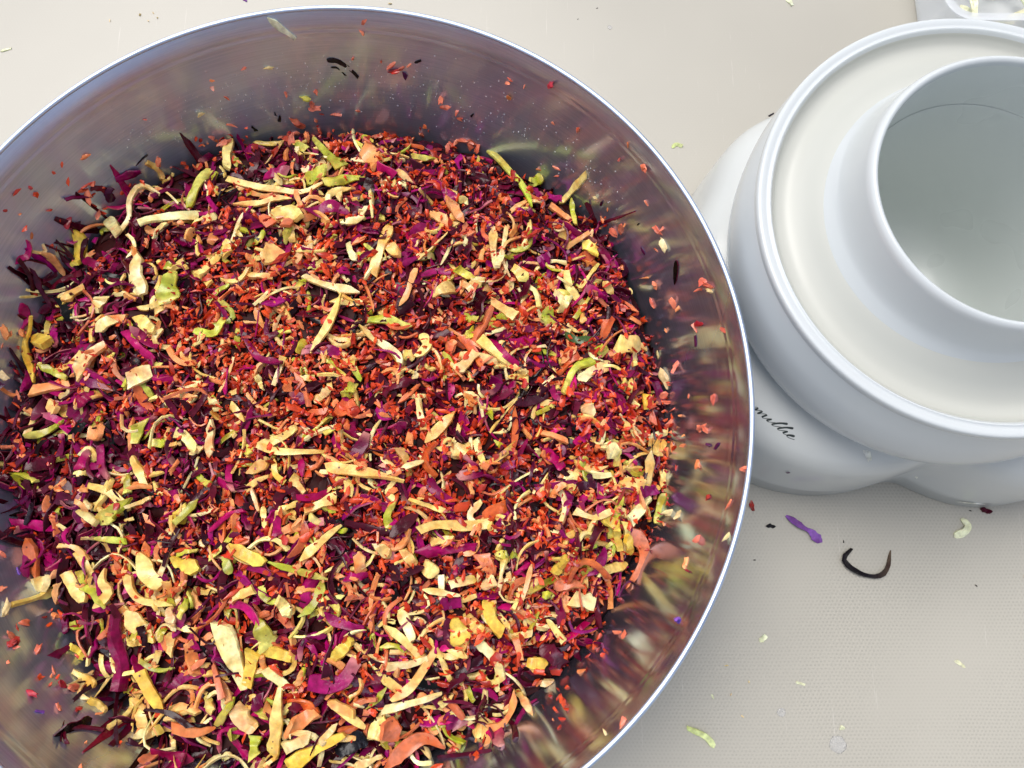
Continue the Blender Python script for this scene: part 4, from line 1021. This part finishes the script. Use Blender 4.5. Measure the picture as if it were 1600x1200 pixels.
def drop(px, py, size, label, flat=.06):
    p = at(px, py, 0); r = size * (CAM_Z / FPX) * .5; V = ICO2.copy(); V[:, 2] = np.maximum(V[:, 2], 0) * flat
    V[:, :2] *= (1 + rng.normal(0, .06, (len(V), 1))); a_ = Acc(); a_.add(V * r + p + (0, 0, .0001), [ICF2])
    return tag(a_.build('water_drop', M_DROP, origin=p, smooth=3.2), label, 'water drop')
drop(1221, 1113, 13, 'small clear water drop on the dimpled table'); drop(1309, 1163, 26, 'large flat clear water drop on the dimpled table')
drop(953, 43, 9, 'small clear drop on the table beyond the bowl')
# fine oil droplets on the wall above the heap
a = Acc(); ok = 0
while ok < 650:
    px, py = rng.uniform(180, 980), rng.uniform(60, 330)
    p = hit(px, py); d = math.hypot(p[0] - BX, p[1] - BY)
    if d > .193 or d < heap_rb(math.atan2(p[1] - BY, p[0] - BX)) * 1.0 or rng.random() > np.exp(-((p[2] - .085) / .016) ** 2): continue
    r = rng.uniform(.00016, .00050); nr = np.array([-(p[0] - BX) / d * .9, -(p[1] - BY) / d * .9, .43])
    V = ICO * r; V = V - np.outer(V @ nr, nr) * .5; a.add(V + p + nr * r * .1, [ICF]); ok += 1
tag(a.build('oil_droplets', mat_plain('pale_oil', (.85, .85, .86), .1, Alpha=.6), smooth=3.2), 'fine scattered oil droplets on the bowl wall above the heap', kind='stuff')

# pale cabbage inside the clear tub
k = 0
for i in range(46):
    x, y = TX + rng.uniform(-.058, .058), TY + rng.uniform(-.040, .040); L = rng.uniform(.02, .04); th = rng.uniform(0, 6.28); z0 = rng.uniform(.008, .03)
    s = np.linspace(-.5, .5, 8) * L; sp = np.stack([np.clip(x + s * math.cos(th), TX - .064, TX + .064), np.clip(y + s * math.sin(th), TY - .044, TY + .044), z0 + .003 * np.sin(np.linspace(0, 3, 8))], 1)
    v_, f_ = strip(sp, widths(8, .004, .003), np.full(8, .001), np.linspace(-.3, .4, 8), .1); c_ = colour('v', 8)
    single('shredded_cabbage', M_PALE, v_, f_, c_, 'pale green cabbage shred inside the clear plastic tub', 'cabbage shred', 'cabbage shreds in the plastic tub')
# wet bits stuck to the machine's foot
def on_machine(px, py, size, mat, name, label, cat, col, stretch=1.0):
    h, n_ = on_base(px, py)
    if h is None: return
    r = size * .00036 * .5; v, f, c = crumb(np.zeros(3), r, np.array(col), fine=True); v = v - v.mean(0)
    v = v - np.outer(v @ n_, n_) * .7; v[:, 0] *= stretch
    single(name, mat, v + h + n_ * r * .15, f, c, label, cat)
on_machine(1355, 711, 12, M_PALE, 'cabbage_crumb', 'pale crumb stuck to the machine foot right below the hopper edge', 'cabbage crumb', (.8, .8, .74), 1.6)
on_machine(1432, 745, 9, M_PALE, 'cabbage_crumb', 'pale sliver stuck to the right foot of the machine', 'cabbage crumb', (.8, .8, .74))
on_machine(1516, 785, 15, M_PALE, 'cabbage_crumb', 'wet white crumb low on the right foot of the machine', 'cabbage crumb', (.8, .8, .74), 1.5)
on_machine(1232, 738, 8, M_PUR, 'cabbage_crumb', 'grey purple crumb low on the front foot of the machine', 'cabbage crumb', (.2, .17, .22), 1.4)
st = smooth_profile([np.array(q, float) for q in ((1246, 754), (1262, 750), (1276, 745), (1292, 741), (1306, 739), (1331, 737), (1337, 732), (1352, 726), (1370, 723), (1383, 727), (1377, 734))], 4)
pts_ = [on_base(*q) for q in st]; P = np.array([h + n_ * .00008 for h, n_ in pts_ if h is not None]); N = [n_ for h, n_ in pts_ if h is not None]
if len(P) > 4:
    a = Acc(); a.add(*tube_along(P, .0003 + .0006 * np.abs(np.sin(np.linspace(0, 9, len(P)))), N[len(N) // 2]))
    o = a.build('juice_stain', mat_plain('thin_purple_juice', (.42, .34, .38), .3), mach, smooth=3.2)
print('COUNTS', COUNT)
